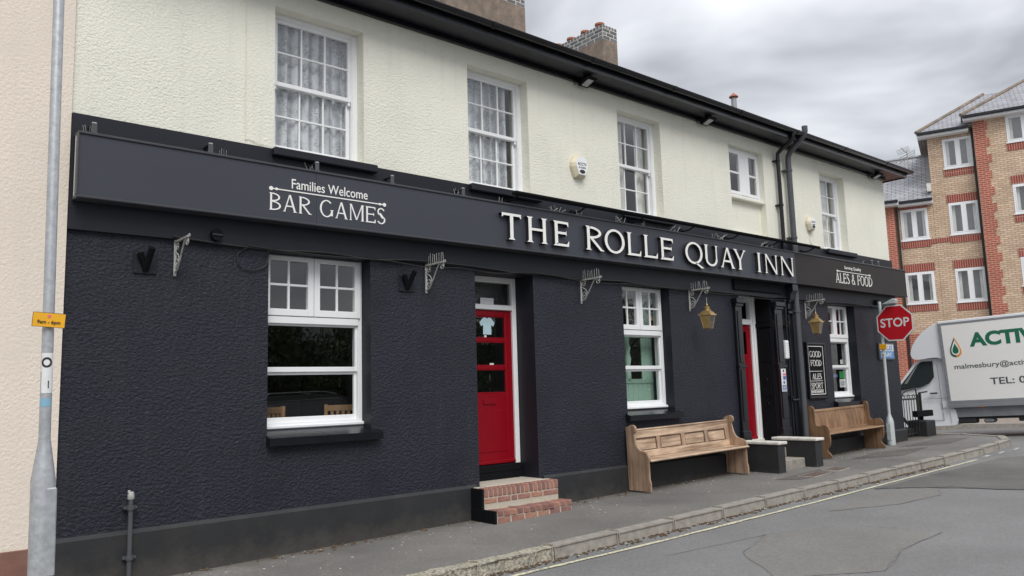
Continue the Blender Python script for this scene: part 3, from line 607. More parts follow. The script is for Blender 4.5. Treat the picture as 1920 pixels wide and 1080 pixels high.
# chimneys with separate bricks on top of a rendered stack
BM = None
def brick_mesh(L, D, H, m, c=.006):
    b = MB().box(-L/2, L/2, -D/2, D/2, -H/2, H/2, c); o = b.build('brick', m); me = o.data; bpy.data.objects.remove(o); return me
def chimney(x0, x1, y0, y1, zb, zt, pots, courses=4):
    zr_ = zt-courses*.083
    st = part('chimney', 'chimney_render', pub, lambda b: b.box(x0, x1, y0, y1, zb, zr_, .012))
    MB().box(x0+.004, x1-.004, y0+.004, y1-.004, zr_, zt-.02).build('mortar_core', 'mortar_pale', st)
    cache = {}
    for c in range(courses):
        z = zr_+.083*(c+.5); soldier = c == courses-1
        pitch = .10 if soldier else .245
        for side in range(2):
            L = (x1-x0) if side == 0 else (y1-y0)
            n = max(2, round(L/pitch)); st_ = L/n; off = (c % 2)*.5*st_ if not soldier else 0
            for k in range(n+(1 if off else 0)):
                a = max(0, k*st_-off); e_ = min(L, (k+1)*st_-off); w = e_-a-.03
                if w < .03: continue
                key = (round(w, 2), side, random.random() < .4)
                if key not in cache: cache[key] = brick_mesh(*((key[0], .04, .060) if side == 0 else (.04, key[0], .060)), 'brick_grey2' if key[2] else 'brick_grey')
                o = link('brick', cache[key], st); m_ = (a+e_)/2
                if side == 0: o.location = (x0+m_, y0+.017, z)
                else: o.location = (x0+.017, y0+m_, z)
    for (px, py) in pots:
        part('chimney_pot', 'terracotta', st, lambda b: b.lathe([(.085, -.1), (.085, .07), (.105, .085), (.105, .125), (.085, .13), (.07, .05)], (px, py, zt-.055), 18), True)
    return st
chimney(12.24, 12.70, 3.0, 4.75, 7.6, 9.42, [(12.33, 3.16), (12.35, 3.61), (12.35, 4.05), (12.35, 4.48)])
chimney(8.10, 10.02, 3.0, 3.7, 7.4, 9.42, [(8.5, 3.35), (9.05, 3.35), (9.6, 3.35)])
fl = tag(link('roof_flue', None), 'thin metal flue with red conical cap standing on the pub roof', 'flue'); fl.location = (15.48, 2.0, 7.3)
part('pipe', 'lead', fl, lambda b: b.lathe([(.062, -.2), (.062, .86)], n=18), True)
part('cap', 'terracotta', fl, lambda b: b.lathe([(.04, .86), (.04, .88), (.105, .885), (.105, .90), (.03, .97), (.01, .99)], n=18), True)

# ------------------------------------------------------------------ windows
def frame_rect(b, x0, x1, z0, z1, y0, y1, l, r, bt, t, c=.004):
    b.box(x0, x0+l, y0, y1, z0, z1, c); b.box(x1-r, x1, y0, y1, z0, z1, c); b.box(x0+l, x1-r, y0+.001, y1, z1-t, z1, c); b.box(x0+l, x1-r, y0+.001, y1, z0, z0+bt, c)
def lights(win, x0, x1, z0, z1, y, nc, nr, bar=.02, gm='glass_clear'):
    """glazing bars and one pane per light"""
    dx, dz = (x1-x0)/nc, (z1-z0)/nr
    for i in range(1, nc): pbox('glazing_bar', 'white', win, x0+i*dx-bar/2, x0+i*dx+bar/2, y-.014, y+.014, z0, z1, c=.004)
    for j in range(1, nr): pbox('glazing_bar', 'white', win, x0, x1, y-.0155, y+.0125, z0+j*dz-bar/2, z0+j*dz+bar/2, c=.004)
    for i in range(nc):
        for j in range(nr):
            a = random.uniform(-.0012, .0012); b_ = random.uniform(-.0012, .0012)
            MB().quad((x0+i*dx, y+a, z0+j*dz), (x0+(i+1)*dx, y+b_, z0+j*dz), (x0+(i+1)*dx, y+b_, z0+(j+1)*dz), (x0+i*dx, y+a, z0+(j+1)*dz)).build('pane', gm, win, fix=False)
def sash_window(x0, x1):
    z0, z1, y = UZ0, UZ1, .15
    w = part('sash_window', 'white', pub, lambda b: (frame_rect(b, x0, x1, z0, z1, y, y+.14, .065, .065, .05, .045), frame_rect(b, x0+.052, x1-.052, z0+.04, z1-.033, y+.012, y+.03, .02, .02, .02, .02)))
    a, c = x0+.068, x1-.068; mz = 5.15
    part('upper_sash', 'white', w, lambda b: (frame_rect(b, a, c, mz-.025, z1-.047, y+.028, y+.068, .042, .042, .05, .045), [b.box(xx, xx+.035, y+.03, y+.062, mz-.075, mz-.025, .01) for xx in (a+.002, c-.037)]))
    lights(w, a+.042, c-.042, mz+.025, z1-.092, y+.05, 3, 2)
    part('lower_sash', 'white', w, lambda b: frame_rect(b, a, c, z0+.052, mz+.02, y+.074, y+.112, .042, .042, .075, .04))
    lights(w, a+.042, c-.042, z0+.127, mz-.02, y+.094, 3, 2)
    return w
for i in (0, 1, 2, 4): sash_window(*UP[i])
for i in (0, 1, 2, 4):
    a, c = UP[i]; pbox('window_sill', 'navy_smooth', pub, a-.05, c+.12, -.125, .15, 4.225, 4.318, c=.012)
# small casement over a blocked opening
a, c = UP[3]
def f(b): b.box(a, c, .12, .39, 4.2, 5.02); b.box(a-.0, c+.0, .02, .16, 4.98, 5.03, .006)
part('blocked_opening', 'cream', pub, f)
w = part('casement_window', 'white', pub, lambda b: (frame_rect(b, a, c, 5.03, UZ1, .11, .2, .05, .05, .06, .05), b.box(a+.50, c-.38, .095, .19, 5.09, 5.91, .006)))
for s0, s1 in ((a+.05, a+.50), (c-.38, c-.05)):
    part('casement', 'white', w, lambda b: frame_rect(b, s0, s1, 5.09, 5.91, .10, .15, .05, .05, .06, .06))
    lights(w, s0+.05, s1-.05, 5.15, 5.85, .125, 1, 2, .04)
# ground floor windows
def ground_window(x0, x1, d):
    z0, z1 = 1.33, GZ1
    w = part('ground_window', 'white', pub, lambda b: (frame_rect(b, x0, x1, z0, z1, d, d+.14, .05, .05, .06, .03), b.box(x0+.05, x1-.05, d-.012, d+.12, 2.455, 2.535, .006), b.box(x0, x1+.01, d-.035, d+.05, z0-.005, z0+.035, .01)))
    m = (x0+x1)/2
    for s0, s1 in ((x0+.03, m-.003), (m+.003, x1-.03)):
        part('casement', 'white', w, lambda b: frame_rect(b, s0, s1, 2.54, z1-.012, d-.022, d+.04, .07, .07, .075, .05))
        lights(w, s0+.07, s1-.07, 2.615, z1-.062, d+.01, 2, 2, .026)
    part('sash', 'white', w, lambda b: (frame_rect(b, x0+.05, x1-.05, 1.93, 2.455, d+.02, d+.06, .028, .028, .055, .02), frame_rect(b, x0+.05, x1-.05, z0+.055, 1.93, d+.05, d+.09, .028, .028, .06, .03)))
    lights(w, x0+.078, x1-.078, 1.985, 2.435, d+.04, 1, 1); lights(w, x0+.078, x1-.078, z0+.115, 1.90, d+.07, 1, 1)
    def f(b):
        z = lambda y: 1.246+.085*(y+.095)/.30
        for xa, xb, ya, yb in ((x0-.055 if x0 > 4 else x0-.01, x1+.10, -.095, 0.0), (x0+.002, x1-.002, -.0, d+.06)):
            b.add([(xa, ya, 1.165), (xb, ya, 1.165), (xb, yb, 1.165), (xa, yb, 1.165), (xa, ya, z(ya)), (xb, ya, z(ya)), (xb, yb, z(yb)), (xa, yb, z(yb))], [(0, 3, 2, 1), (4, 5, 6, 7), (0, 1, 5, 4), (1, 2, 6, 5), (2, 3, 7, 6), (3, 0, 4, 7)])
    part('sill', 'black_gloss', w, f)
    return w
gws = [ground_window(*GW[0], .20), ground_window(*GW[1], .17), ground_window(*GW[2], .18)]
# posters inside the last window
w = gws[2]
for (a, b_, c, d, m) in ((15.98, 16.2, 1.72, 1.86, 'green_poster'), (15.97, 16.21, 1.53, 1.70, 'sticker'), (15.74, 15.9, 1.74, 1.80, 'blue_sticker'), (16.06, 16.16, 2.01, 2.1, 'sticker')):
    pbox('poster', m, w, a, b_, .262, .264, c, d)
text('poster_print', '123', 'ink', w, (16.02, .2615, 1.57), (1, 0, 0), (0, 0, 1), .14, .08)

# ------------------------------------------------------------------ doors
def door(x0, x1, zb, zt, panes, d, ztr, zhead, label):
    fr = part('door', 'door_red', pub, lambda b: None)
    return fr
d = .36; a, c = DR[0]
f1 = part('door_frame', 'white', pub, lambda b: (b.box(a, a+.07, d, d+.1, .66, 3.21, .008), b.box(c-.075, c, d, d+.1, .66, 3.21, .008), b.box(a+.07, c-.075, d+.002, d+.1, 3.13, 3.208, .008), b.box(a+.07, c-.075, d-.004, d+.1, 2.755, 2.825, .008)))
MB().quad((a+.07, d+.05, 2.825), (c-.075, d+.05, 2.825), (c-.075, d+.05, 3.13), (a+.07, d+.05, 3.13)).build('pane', 'glass_obscure', f1, fix=False)
pbox('paper_note', 'sticker', f1, 6.65, 6.88, d+.03, d+.033, 2.828, 2.915)
def red_door(x0, x1, z0, z1, panes, y, panels):
    st = .105
    def f(b):
        b.box(x0, x0+st, y, y+.045, z0, z1, .005); b.box(x1-st, x1, y, y+.045, z0, z1, .005)
        zs = sorted(panes); edges = [z0]+[v for p in zs for v in p]+[z1]
        for i in range(0, len(edges), 2): b.box(x0+st-.002, x1-st+.002, y+.0015, y+.0435, edges[i], edges[i+1], .004)
        for p in zs:
            frame_rect(b, x0+st-.001, x1-st+.001, p[0]-.001, p[1]+.001, y+.004, y+.04, .018, .018, .018, .018, .004)
        b.box(x0-.0, x1+.0, y-.022, y+.002, z0, z0+.05, .01)
        for q in panels: b.box(x0+st+.02, x1-st-.02, y-.006, y+.004, q[0], q[1], .01)
    o = part('door', 'door_red', pub, f)
    for p in panes: MB().quad((x0+st, y+.022, p[0]), (x1-st, y+.022, p[0]), (x1-st, y+.022, p[1]), (x0+st, y+.022, p[1])).build('pane', 'glass_clear', o, fix=False)
    return o
dr = red_door(a+.07, c-.075, .70, 2.752, [(1.63, 1.955), (1.995, 2.325), (2.365, 2.67)], d+.03, [(.86, 1.40)])
pbox('letter_box', 'door_red', dr, 6.66, 6.87, d+.018, d+.03, 1.485, 1.565, c=.008)
def f(b):
    P = [(6.70, 2.42), (6.84, 2.42), (6.84, 2.55), (6.875, 2.53), (6.90, 2.58), (6.84, 2.645), (6.80, 2.655), (6.77, 2.635), (6.74, 2.655), (6.70, 2.645), (6.64, 2.58), (6.665, 2.53), (6.70, 2.55)]
    P = [(x, 2.42+(z-2.42)*1.0) for x, z in P]
    b.prism(P, lambda p, q, dd: (p, dd, q), d+.046, d+.049)
part('shirt_sticker', 'shirt_blue', dr, f)
pbox('sticker', 'sticker', dr, 6.715, 6.755, d+.047, d+.049, 2.372, 2.41); pbox('sticker', 'sticker', dr, 6.80, 6.87, d+.047, d+.049, 2.00, 2.035)
part('threshold', 'black', pub, lambda b: (b.box(a, c, .34, .5, .3, .60, 0), b.box(a, c, .33, .5, .60, .695, .01)))
# second entrance
a, c = DR[1]
f2 = part('door_frame', 'white', pub, lambda b: (b.box(a, a+.08, d, d+.1, .62, 3.27, .008), b.box(c-.085, c, d-.03, d+.1, .62, 3.27, .01), b.box(c-.13, c-.085, d, d+.1, .62, 3.27, .008), b.box(a+.08, c-.13, d+.002, d+.1, 3.17, 3.268, .008), b.box(a+.08, c-.13, d-.004, d+.1, 2.74, 2.84, .008)))
MB().quad((a+.08, d+.05, 2.84), (c-.13, d+.05, 2.84), (c-.13, d+.05, 3.17), (a+.08, d+.05, 3.17)).build('pane', 'glass_clear', f2, fix=False)
dr2 = red_door(a+.08, c-.13, .66, 2.738, [(2.18, 2.62)], d+.03, [(.80, 1.05), (1.2, 1.62), (1.72, 2.04)])
part('door_knob', 'brass', dr2, lambda b: b.lathe([(.012, 0), (.012, .03), (.03, .04), (.03, .06), (.01, .07)], n=12), True)
dr2.children[-1].matrix_world = Matrix.Translation((12.80, d+.03, 1.60)) @ Matrix.Rotation(R(90), 4, 'X')
pbox('threshold', 'offwhite', pub, a, c, .30, .5, .55, .66, c=.01)
# black storm door folded against the right reveal
def f(b):
    b.box(c-.035, c-.003, .03, d-.035, .62, 2.66, .004)
    for q in ((.75, 1.3), (1.42, 1.95), (2.05, 2.55)): b.box(c-.043, c-.034, .08, d-.09, q[0], q[1], .004)
    b.box(c-.05, c-.003, .02, d-.03, 2.68, 2.76, .005); b.box(c-.03, c-.003, .02, d-.03, 2.77, 3.2, .005)
sd_ = part('storm_door', 'black', pub, f)
for z in (1.28, 1.72):
    k = part('door_ring', 'black_gloss', sd_, lambda b: b.tube([(c-.05, .19+.035*math.cos(t), z+.035*math.sin(t)) for t in [i*math.pi/8 for i in range(17)]], .006, 6))
# pilasters and hood
for xa, xb in ((11.915, 12.105), (13.155, 13.40)):
    pi = part('pilaster', 'black_gloss', pub, lambda b: (b.box(xa, xb, -.06, 0, .5, 3.0, .006), b.box(xa+.04, xb-.04, -.075, -.055, 1.02, 1.9, .006), b.box(xa+.04, xb-.04, -.075, -.055, 2.02, 2.92, .006)))
    part('pilaster_cap', 'black_gloss', pi, lambda b: (b.box(xa-.015, xb+.015, -.09, 0, 3.0, 3.05, .008), b.box(xa-.03, xb+.03, -.12, 0, 3.05, 3.14, .01)))
    part('pilaster_collar', 'black_gloss', pi, lambda b: b.box(xa-.015, xb+.015, -.085, 0, 1.93, 1.99, .008))
    part('pilaster_base', 'black_gloss', pi, lambda b: b.box(xa-.02, xb+.02, -.085, 0, .45, .86, .01))
part('door_hood', 'black', pub, lambda b: b.box(11.90, 13.42, -.085, 0, 3.285, 3.47, .012))
def f(b):
    P = [(0, 3.47), (-.20, 3.47), (-.20, 3.36), (-.15, 3.30), (-.13, 3.20), (-.08, 3.12), (-.07, 3.02), (0, 2.98)]
    b.prism(P, lambda p, q, dd: (dd, p, q), 13.60, 13.78); b.box(13.58, 13.80, -.10, 0, 2.93, 2.99, .01); b.box(13.63, 13.78, -.05, 0, .6, 2.93, .006)
part('corbel', 'black_gloss', pub, f)
ic = tag(link('intercom_box', None), 'white ribbed plastic box on the pilaster right of the pub entrance', 'intercom')
part('case', 'white', ic, lambda b: b.box(13.37, 13.47, -.115, -.0, 2.09, 2.43, .015))
for i in range(7): pbox('rib', 'sticker', ic, 13.385, 13.455, -.122, -.113, 2.12+i*.042, 2.14+i*.042, c=.003)
hs_ = tag(link('notice_strip', None), 'narrow white notice with pink and blue blocks beside the pub entrance', 'notice')
part('board', 'sticker', hs_, lambda b: b.box(13.19, 13.35, -.082, -.076, 1.50, 1.91, .002))
for x0, x1, z0, z1, m in ((13.245, 13.335, 1.79, 1.83, 'pink_sticker'), (13.245, 13.335, 1.715, 1.78, 'blue_sticker'), (13.21, 13.335, 1.52, 1.62, 'blue_sticker'), (13.25, 13.29, 1.855, 1.895, 'ink'), (13.245, 13.30, 1.64, 1.69, 'blue_sticker')): pbox('print', m, hs_, x0, x1, -.0845, -.0815, z0, z1)
for i in range(3): pbox('print', 'sticker', hs_, 13.225, 13.32, -.0865, -.084, 1.535+i*.028, 1.545+i*.028)

# ------------------------------------------------------------------ rooms behind the windows
def room(name, x0, x1, y0, y1, z0, z1, m):
    b = MB(); b.quad((x0, y1, z0), (x1, y1, z0), (x1, y1, z1), (x0, y1, z1)); b.quad((x0, y0, z0), (x0, y1, z0), (x0, y1, z1), (x0, y0, z1)); b.quad((x1, y0, z0), (x1, y1, z0), (x1, y1, z1), (x1, y0, z1)); b.quad((x0, y0, z0), (x1, y0, z0), (x1, y1, z0), (x0, y1, z0)); b.quad((x0, y0, z1), (x1, y0, z1), (x1, y1, z1), (x0, y1, z1))
    return struct(b.build(name, m, None, fix=False))
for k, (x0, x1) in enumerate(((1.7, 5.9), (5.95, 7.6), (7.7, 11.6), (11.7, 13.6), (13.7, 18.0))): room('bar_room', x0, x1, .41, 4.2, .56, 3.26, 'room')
for k, (x0, x1) in enumerate(((2.4, 5.4), (5.5, 8.2), (8.3, 11.2), (11.3, 14.2), (14.3, 17.9))): room('upstairs_room', x0, x1, .40, 3.6, 4.05, 6.2, 'room_pale')
def chair(x, y, rz, label):
    t = thing('dining_chair', label, 'chair', (x, y, .56), rz, 'wooden chairs inside the pub window')
    for dx in (-.2, .2):
        pbox('back_post', 'chair_wood', t, dx-.02, dx+.02, .19, .23, 0, 1.0, c=.004); pbox('leg', 'chair_wood', t, dx-.02, dx+.02, -.2, -.16, 0, .45, c=.004)
    pbox('top_rail', 'chair_wood', t, -.18, .18, .198, .222, .92, .99, c=.004); pbox('lower_rail', 'chair_wood', t, -.18, .18, .2, .22, .56, .61, c=.004)
    for i in range(5): pbox('slat', 'chair_wood', t, -.15+i*.065, -.115+i*.065, .203, .217, .6105, .9195)
    pbox('seat', 'chair_wood', t, -.22, .22, -.21, .19, .45, .48, c=.008)
chair(4.86, .92, R(155), 'pale wooden slatted chair seen through the left pub window, right hand one')
chair(4.02, .80, R(115), 'pale wooden slatted chair at the left edge of the left pub window')
# boarded screen inside the middle window
gs = tag(link('green_screen', None), 'pale green boarded screen with an opening behind the middle pub window', 'screen')
for i in range(18):
    x = 8.9+i*.117
    op = 9.35 < x+.05 < 9.95
    pbox('board', 'green_paint', gs, x, x+.113, .43, .45, .6, 1.72, c=.004)
    if not op: pbox('board', 'green_paint', gs, x, x+.113, .43, .45, 1.78, 3.1, c=.004)
pbox('rail', 'green_paint', gs, 8.9, 11.0, .415, .455, 1.715, 1.785, c=.006); pbox('rail', 'green_paint', gs, 8.9, 11.0, .418, .45, 2.44, 2.54, c=.006)
part('turned_post', 'green_paint', gs, lambda b: b.lathe([(.05, 1.78), (.05, 1.9), (.035, 1.95), (.06, 2.1), (.04, 2.2), (.06, 2.28), (.04, 2.34), (.05, 2.44)], (9.62, .44, 0), 12), True)
# net curtains
def net(x0, x1, label, z0=UZ0+.05, z1=UZ1-.06, amp=.022, y=.285, n=90, m='lace', gap=None):
    b = MB(); xs = [x0+(x1-x0)*i/n for i in range(n+1)]; ph = random.uniform(0, 6)
    nz = 10; vs = []
    for j in range(nz+1):
        z = z0+(z1-z0)*j/nz
        for i, x in enumerate(xs):
            vs.append((x, y+amp*(math.sin(x*46+ph)+.45*math.sin(x*97+ph*2+j*.12)), z))
    b.add(vs, [(j*(n+1)+i, j*(n+1)+i+1, (j+1)*(n+1)+i+1, (j+1)*(n+1)+i) for j in range(nz) for i in range(n)])
    return tag(b.build('net_curtain' if m == 'lace' else 'curtain', m, None, True, False), label, 'curtain')
net(3.62, 4.60, 'white lace curtain in the leftmost upstairs window')
net(6.28, 7.12, 'white lace curtain in the second upstairs window from the left, short of its right edge')
net(9.22, 9.62, 'plain pale curtain on the left side of the middle upstairs window', m='curtain_pale', n=40, y=.36)
net(9.95, 10.13, 'narrow pale curtain on the right side of the middle upstairs window', m='curtain_pale', n=24, y=.36)
net(15.36, 16.24, 'plain pale curtain behind the rightmost upstairs window', m='curtain_pale', n=60, y=.37)

# ------------------------------------------------------------------ fascia sign
sg = thing('fascia_sign', 'long dark grey fascia sign reading THE ROLLE QUAY INN with bar games and ales panels', 'sign')
SX0, SX1, SZ0, SZ1, SY = 1.62, 18.44, 3.492, 4.095, -.20
cuts = [SX0, 3.95, 7.0, 9.5, 11.9, 13.75, 16.1, SX1]
for i in range(len(cuts)-1):
    pbox('sign_panel', 'sign_brown' if cuts[i] >= 13.7 else 'sign_grey', sg, cuts[i]+.0012, cuts[i+1]-.0012, SY, SY+.025, SZ0+.02, SZ1-.018, c=.0015)
part('sign_trim', 'sign_trim', sg, lambda b: (b.box(SX0-.012, SX1+.012, SY-.016, -.045, SZ1-.018, SZ1+.006, .004), b.box(SX0-.012, 13.74, SY-.016, -.045, SZ0-.006, SZ0+.02, .006), b.box(SX0-.012, SX0, SY-.014, SY+.06, SZ0+.02, SZ1-.018, .003)))
pbox('lower_trim', 'sign_brown', sg, 13.74, SX1+.012, SY-.016, -.045, SZ0-.006, SZ0+.02, c=.006)
pbox('end_cap', 'galv_pale', sg, SX0-.010, SX0+.006, SY+.06, -.09, SZ0+.02, SZ1-.02)
pbox('end_cap', 'sign_brown', sg, SX1-.006, SX1+.01, SY+.0, -.045, SZ0+.02, SZ1-.02)
LET = [('T', 6.52, 6.85), ('H', 6.95, 7.32), ('E', 7.43, 7.72), ('R', 8.06, 8.41), ('O', 8.45, 8.88), ('L', 8.93, 9.24), ('L', 9.31, 9.63), ('E', 9.70, 10.02), ('Q', 10.33, 10.78), ('U', 10.83, 11.22), ('A', 11.27, 11.68), ('Y', 11.66, 12.03), ('I', 12.34, 12.52), ('N', 12.60, 13.04), ('N', 13.12, 13.59)]
for ch, a, c in LET: letter('letter', ch, ['white_letter', 'ink'], sg, a, c, 3.605, .345, SY-.062, SY-.004)
text('lettering', 'Families Welcome', 'white_letter', sg, (3.66, SY-.002, 3.86), (1, 0, 0), (0, 0, 1), .92, .105, .004)
def rule(x0, x1, z, m='white_letter'):
    def f(b):
        b.box(x0, x1, SY-.006, SY, z-.006, z+.006)
        for x, r in ((x0, .022), (x0+.06, .015), (x1, .022), (x1-.06, .015)):
            b.prism([(x+r*math.cos(2*math.pi*k/14), z+r*math.sin(2*math.pi*k/14)) for k in range(14)], lambda p, q, d: (p, d, q), SY-.0075-r*.02, SY)
    part('rule', m, sg, f)
rule(3.43, 4.80, 3.83)
serif_text('lettering', 'BAR GAMES', 'white_letter', sg, 3.41, 4.81, 3.60, .185, SY-.006, SY)
text('lettering', 'Serving Quality', 'white_letter', sg, (15.64, SY-.002, 3.895), (1, 0, 0), (0, 0, 1), .70, .085, .004)
rule(15.33, 16.72, 3.855)
serif_text('lettering', 'ALES & FOOD', 'white_letter', sg, 15.25, 16.80, 3.615, .205, SY-.006, SY)
for x in (1.74, 2.80, 3.96, 4.92, 5.96, 17.2, 16.9):
    part('fixing_clip', 'pipe_grey', sg, lambda b: (b.box(x-.024, x+.024, -.195, -.19, 4.10, 4.19, .002), b.box(x-.026, x+.026, -.19, -.045, 4.185, 4.192, .002), b.box(x-.034, x+.034, -.205, -.15, 4.10, 4.108, .002)))
    pbox('clip_bolt', 'iron', sg, x-.02, x+.02, -.2, -.17, 4.19, 4.205, c=.004)
for x in (1.66, 2.9, 3.86, 5.83, 6.55, 8.0, 9.4, 11.2, 13.0, 16.5):
    def f(b):
        for k in range(4): b.tube([(x+k*.022, -.17, 4.10), (x+k*.022+random.uniform(-.03, .03), -.17-random.uniform(-.03, .03), 4.10+random.uniform(.05, .09))], .0016, 4)
    part('bird_spike', 'iron', sg, f)
# linear lamp above the name
lp = thing('sign_light_bar', 'long black lamp bar on arms above the pub name', 'lamp bar')
part('tube', 'black', lp, lambda b: b.tube([(6.66, -.335, 4.20), (14.45, -.335, 4.215)], .022, 10), True)
part('reflector', 'black', lp, lambda b: b.box(6.68, 14.43, -.372, -.30, 4.205, 4.238, .006))
for i in range(7):
    x = 6.78+i*1.25
    part('arm', 'black', lp, lambda b: (b.tube([(x, -.335, 4.21), (x, -.2, 4.16), (x, -.046, 4.16)], .012, 6), b.box(x-.05, x+.05, -.07, -.045, 4.12, 4.20, .005)))
for i in range(5):
    x = 7.6+i*1.3
    part('bird_nest_twig', 'iron', lp, lambda b: [b.tube([(x+random.uniform(-.12, .12), -.15+random.uniform(-.04, .04), 4.102), (x+random.uniform(-.15, .15), -.16+random.uniform(-.05, .05), 4.10+random.uniform(.03, .11))], .004, 4) for _ in range(6)])

# ------------------------------------------------------------------ wall furniture
def lantern_bracket(x, label, spikes=True, sc=1.):
    t = thing('scroll_bracket', label, 'bracket', (x, 0, 3.2), 0, 'scroll brackets under the pub sign')
    part('wall_bar', 'iron', t, lambda b: b.box(-.013, .013, -.02, -.002, -.34, .02, .003))
    part('arm', 'iron', t, lambda b: b.box(-.011, .011, -.39, -.0, -.012, .01, .003))
    def spiral(b, cy, cz, r0, turns, a0, sgn=1, n=22):
        b.tube([(0, cy+r0*(1-.75*i/n)*math.cos(a0+sgn*turns*6.283*i/n), cz+r0*(1-.75*i/n)*math.sin(a0+sgn*turns*6.283*i/n)) for i in range(n+1)], .006, 5)
    part('brace', 'iron', t, lambda b: b.tube([(0, -.02, -.30), (0, -.09, -.28), (0, -.17, -.17), (0, -.27, -.03), (0, -.33, -.008)], .008, 6), True)
    for q in ((-.345, -.05, .045, 1.3, 1.2, 1), (-.075, -.06, .042, 1.3, 2.6, -1), (-.075, -.21, .05, 1.3, 4.2, 1), (-.405, .006, .02, 1.2, 3.2, 1)): part('scroll', 'iron', t, lambda b: spiral(b, *q), True)
    part('scroll', 'iron', t, lambda b: b.tube([(0, -.02, -.10), (0, -.09, -.13), (0, -.13, -.18), (0, -.10, -.25), (0, -.04, -.27)], .006, 5), True)
    if spikes: part('bird_spike', 'iron', t, lambda b: [b.tube([(0, -.06-k*.045, .01), (random.uniform(-.012, .012), -.06-k*.045+random.uniform(-.012, .012), .13+random.uniform(-.02, .01))], .0028, 4) for k in range(8)])
    return t
lantern_bracket(2.54, 'pale iron scroll bracket at the far left below the sign, without spikes', False)
lantern_bracket(5.50, 'pale iron scroll bracket with spikes between the left window and first red door')
lantern_bracket(8.18, 'iron scroll bracket with spikes between the red door and middle window')
lantern_bracket(10.70, 'iron scroll bracket holding the brass lantern right of the middle window')
lantern_bracket(14.33, 'iron scroll bracket holding the brass lantern above the menu board')
def lantern(x, label):
    t = thing('wall_lantern', label, 'lantern', (x, -.33, 2.52), R(8), 'brass lanterns')
    s0, s1, zb, zt = .075, .125, .05, .30
    part('base', 'brass', t, lambda b: b.lathe([(.02, 0), (.035, .012), (.02, .025), (.06, .04), (s0*1.5, .05)], n=4, rot=R(45)))
    for i in range(4):
        cx, cy = ((-1, -1), (1, -1), (1, 1), (-1, 1))[i]
        part('corner_bar', 'brass', t, lambda b: b.tube([(cx*s0, cy*s0, zb), (cx*s1, cy*s1, zt)], .0075, 4))
    for i in range(4):
        A = ((-1, -1), (1, -1), (1, 1), (-1, 1))
        p, q = A[i], A[(i+1) % 4]
        MB().quad((p[0]*s0, p[1]*s0, zb), (q[0]*s0, q[1]*s0, zb), (q[0]*s1, q[1]*s1, zt), (p[0]*s1, p[1]*s1, zt)).build('pane', 'glass_clear' if i != 3 else 'brass', t, fix=False)  # left pane painted brass for the warm tan reflection on its glass
    part('top_frame', 'rust', t, lambda b: (b.box(-.142, .142, -.142, .142, .295, .312, .004), b.box(-s0-.006, s0+.006, -s0-.006, s0+.006, .035, .052, .004)))
    part('roof', 'brass', t, lambda b: b.lathe([(.205, .305), (.195, .325), (.15, .37), (.105, .40), (.09, .405)], n=4, rot=R(45)))
    part('chimney', 'brass', t, lambda b: b.lathe([(.085, .395), (.085, .42), (.06, .43), (.06, .455), (.078, .46), (.045, .485), (.015, .495), (.026, .515), (.014, .53), (.003, .56)], n=14), True)
    for cx, cy in ((-1, -1), (1, -1), (1, 1), (-1, 1)): part('finial', 'brass', t, lambda b: b.tube([(cx*.14, cy*.14, .305), (cx*.16, cy*.16, .345)], [.008, .003], 5))
    part('hanger', 'iron', t, lambda b: b.tube([(0, 0, .55), (0, 0, .67)], .006, 5))
    t.scale = (.70, .70, .80)
    part('bulb', 'sticker', t, lambda b: b.lathe([(.015, .30), (.018, .26), (.03, .22), (.02, .19), (.003, .185)], n=10), True)
lantern(10.72, 'brass wall lantern between the middle window and the pub entrance')
lantern(14.12, 'brass wall lantern above the menu board by the rightmost window')
def flag_holder(x, label):
    t = thing('flag_holder', label, 'flag holder', (x, 0, 2.97), 0, 'flag pole holders')
    part('plate', 'navy_smooth', t, lambda b: b.box(-.105, .105, -.016, 0, -.105, .105, .003))
    for cx in (-.085, .085):
        for cz in (-.085, .085): part('bolt', 'ink', t, lambda b: b.box(cx-.009, cx+.009, -.021, -.015, cz-.009, cz+.009, .002))
    part('socket', 'black', t, lambda b: b.tube([(-.0, -.02, -.07), (.02, -.16, .13)], .03, 12), True)
    part('socket', 'black', t, lambda b: b.tube([(-.0, -.02, -.05), (-.06, -.06, .09)], .028, 12), True)
flag_holder(2.265, 'dark square plate with two flag sockets at far left wall')
flag_holder(5.22, 'dark square plate with two flag sockets right of the left window')
def alarm(x, z, label, s=1.):
    t = thing('alarm_box', label, 'alarm box', (x, 0, z), 0, 'alarm boxes')
    P = [(-.10, -.17), (.10, -.17), (.175, -.02), (.175, .04), (.10, .165), (-.10, .165), (-.175, .04), (-.175, -.02)]
    P = [(p*s*.92, q*s) for p, q in P]; n = len(P)
    def f(b): b.add([(p, 0, q) for p, q in P]+[(p, -.05, q) for p, q in P]+[(p*.72, -.10, q*.8) for p, q in P], [(i, (i+1) % n, n+(i+1) % n, n+i) for i in range(n)]+[(n+i, n+(i+1) % n, 2*n+(i+1) % n, 2*n+i) for i in range(n)])
    part('housing', 'alarm_cream', t, f)
    part('cover', 'white', t, lambda b: b.prism([(p*.72, q*.8) for p, q in P], lambda p, q, d: (p, d, q), -.1005, -.106))
    part('sounder', 'ink', t, lambda b: b.prism([(.055*math.cos(k*.449), -.09*s+.028*math.sin(k*.449)) for k in range(14)], lambda p, q, d: (p, d, q), -.1065, -.111))
    text('print', 'ACCTV', 'text_grey', t, (-.09*s, -.1062, .0), (1, 0, 0), (0, 0, 1), .18*s, .045*s, .01); text('print', '& ALARMS', 'text_grey', t, (-.07*s, -.1062, -.045), (1, 0, 0), (0, 0, 1), .14*s, .028*s)
alarm(8.21, 4.88, 'cream alarm box on the wall between second and middle upstairs windows')
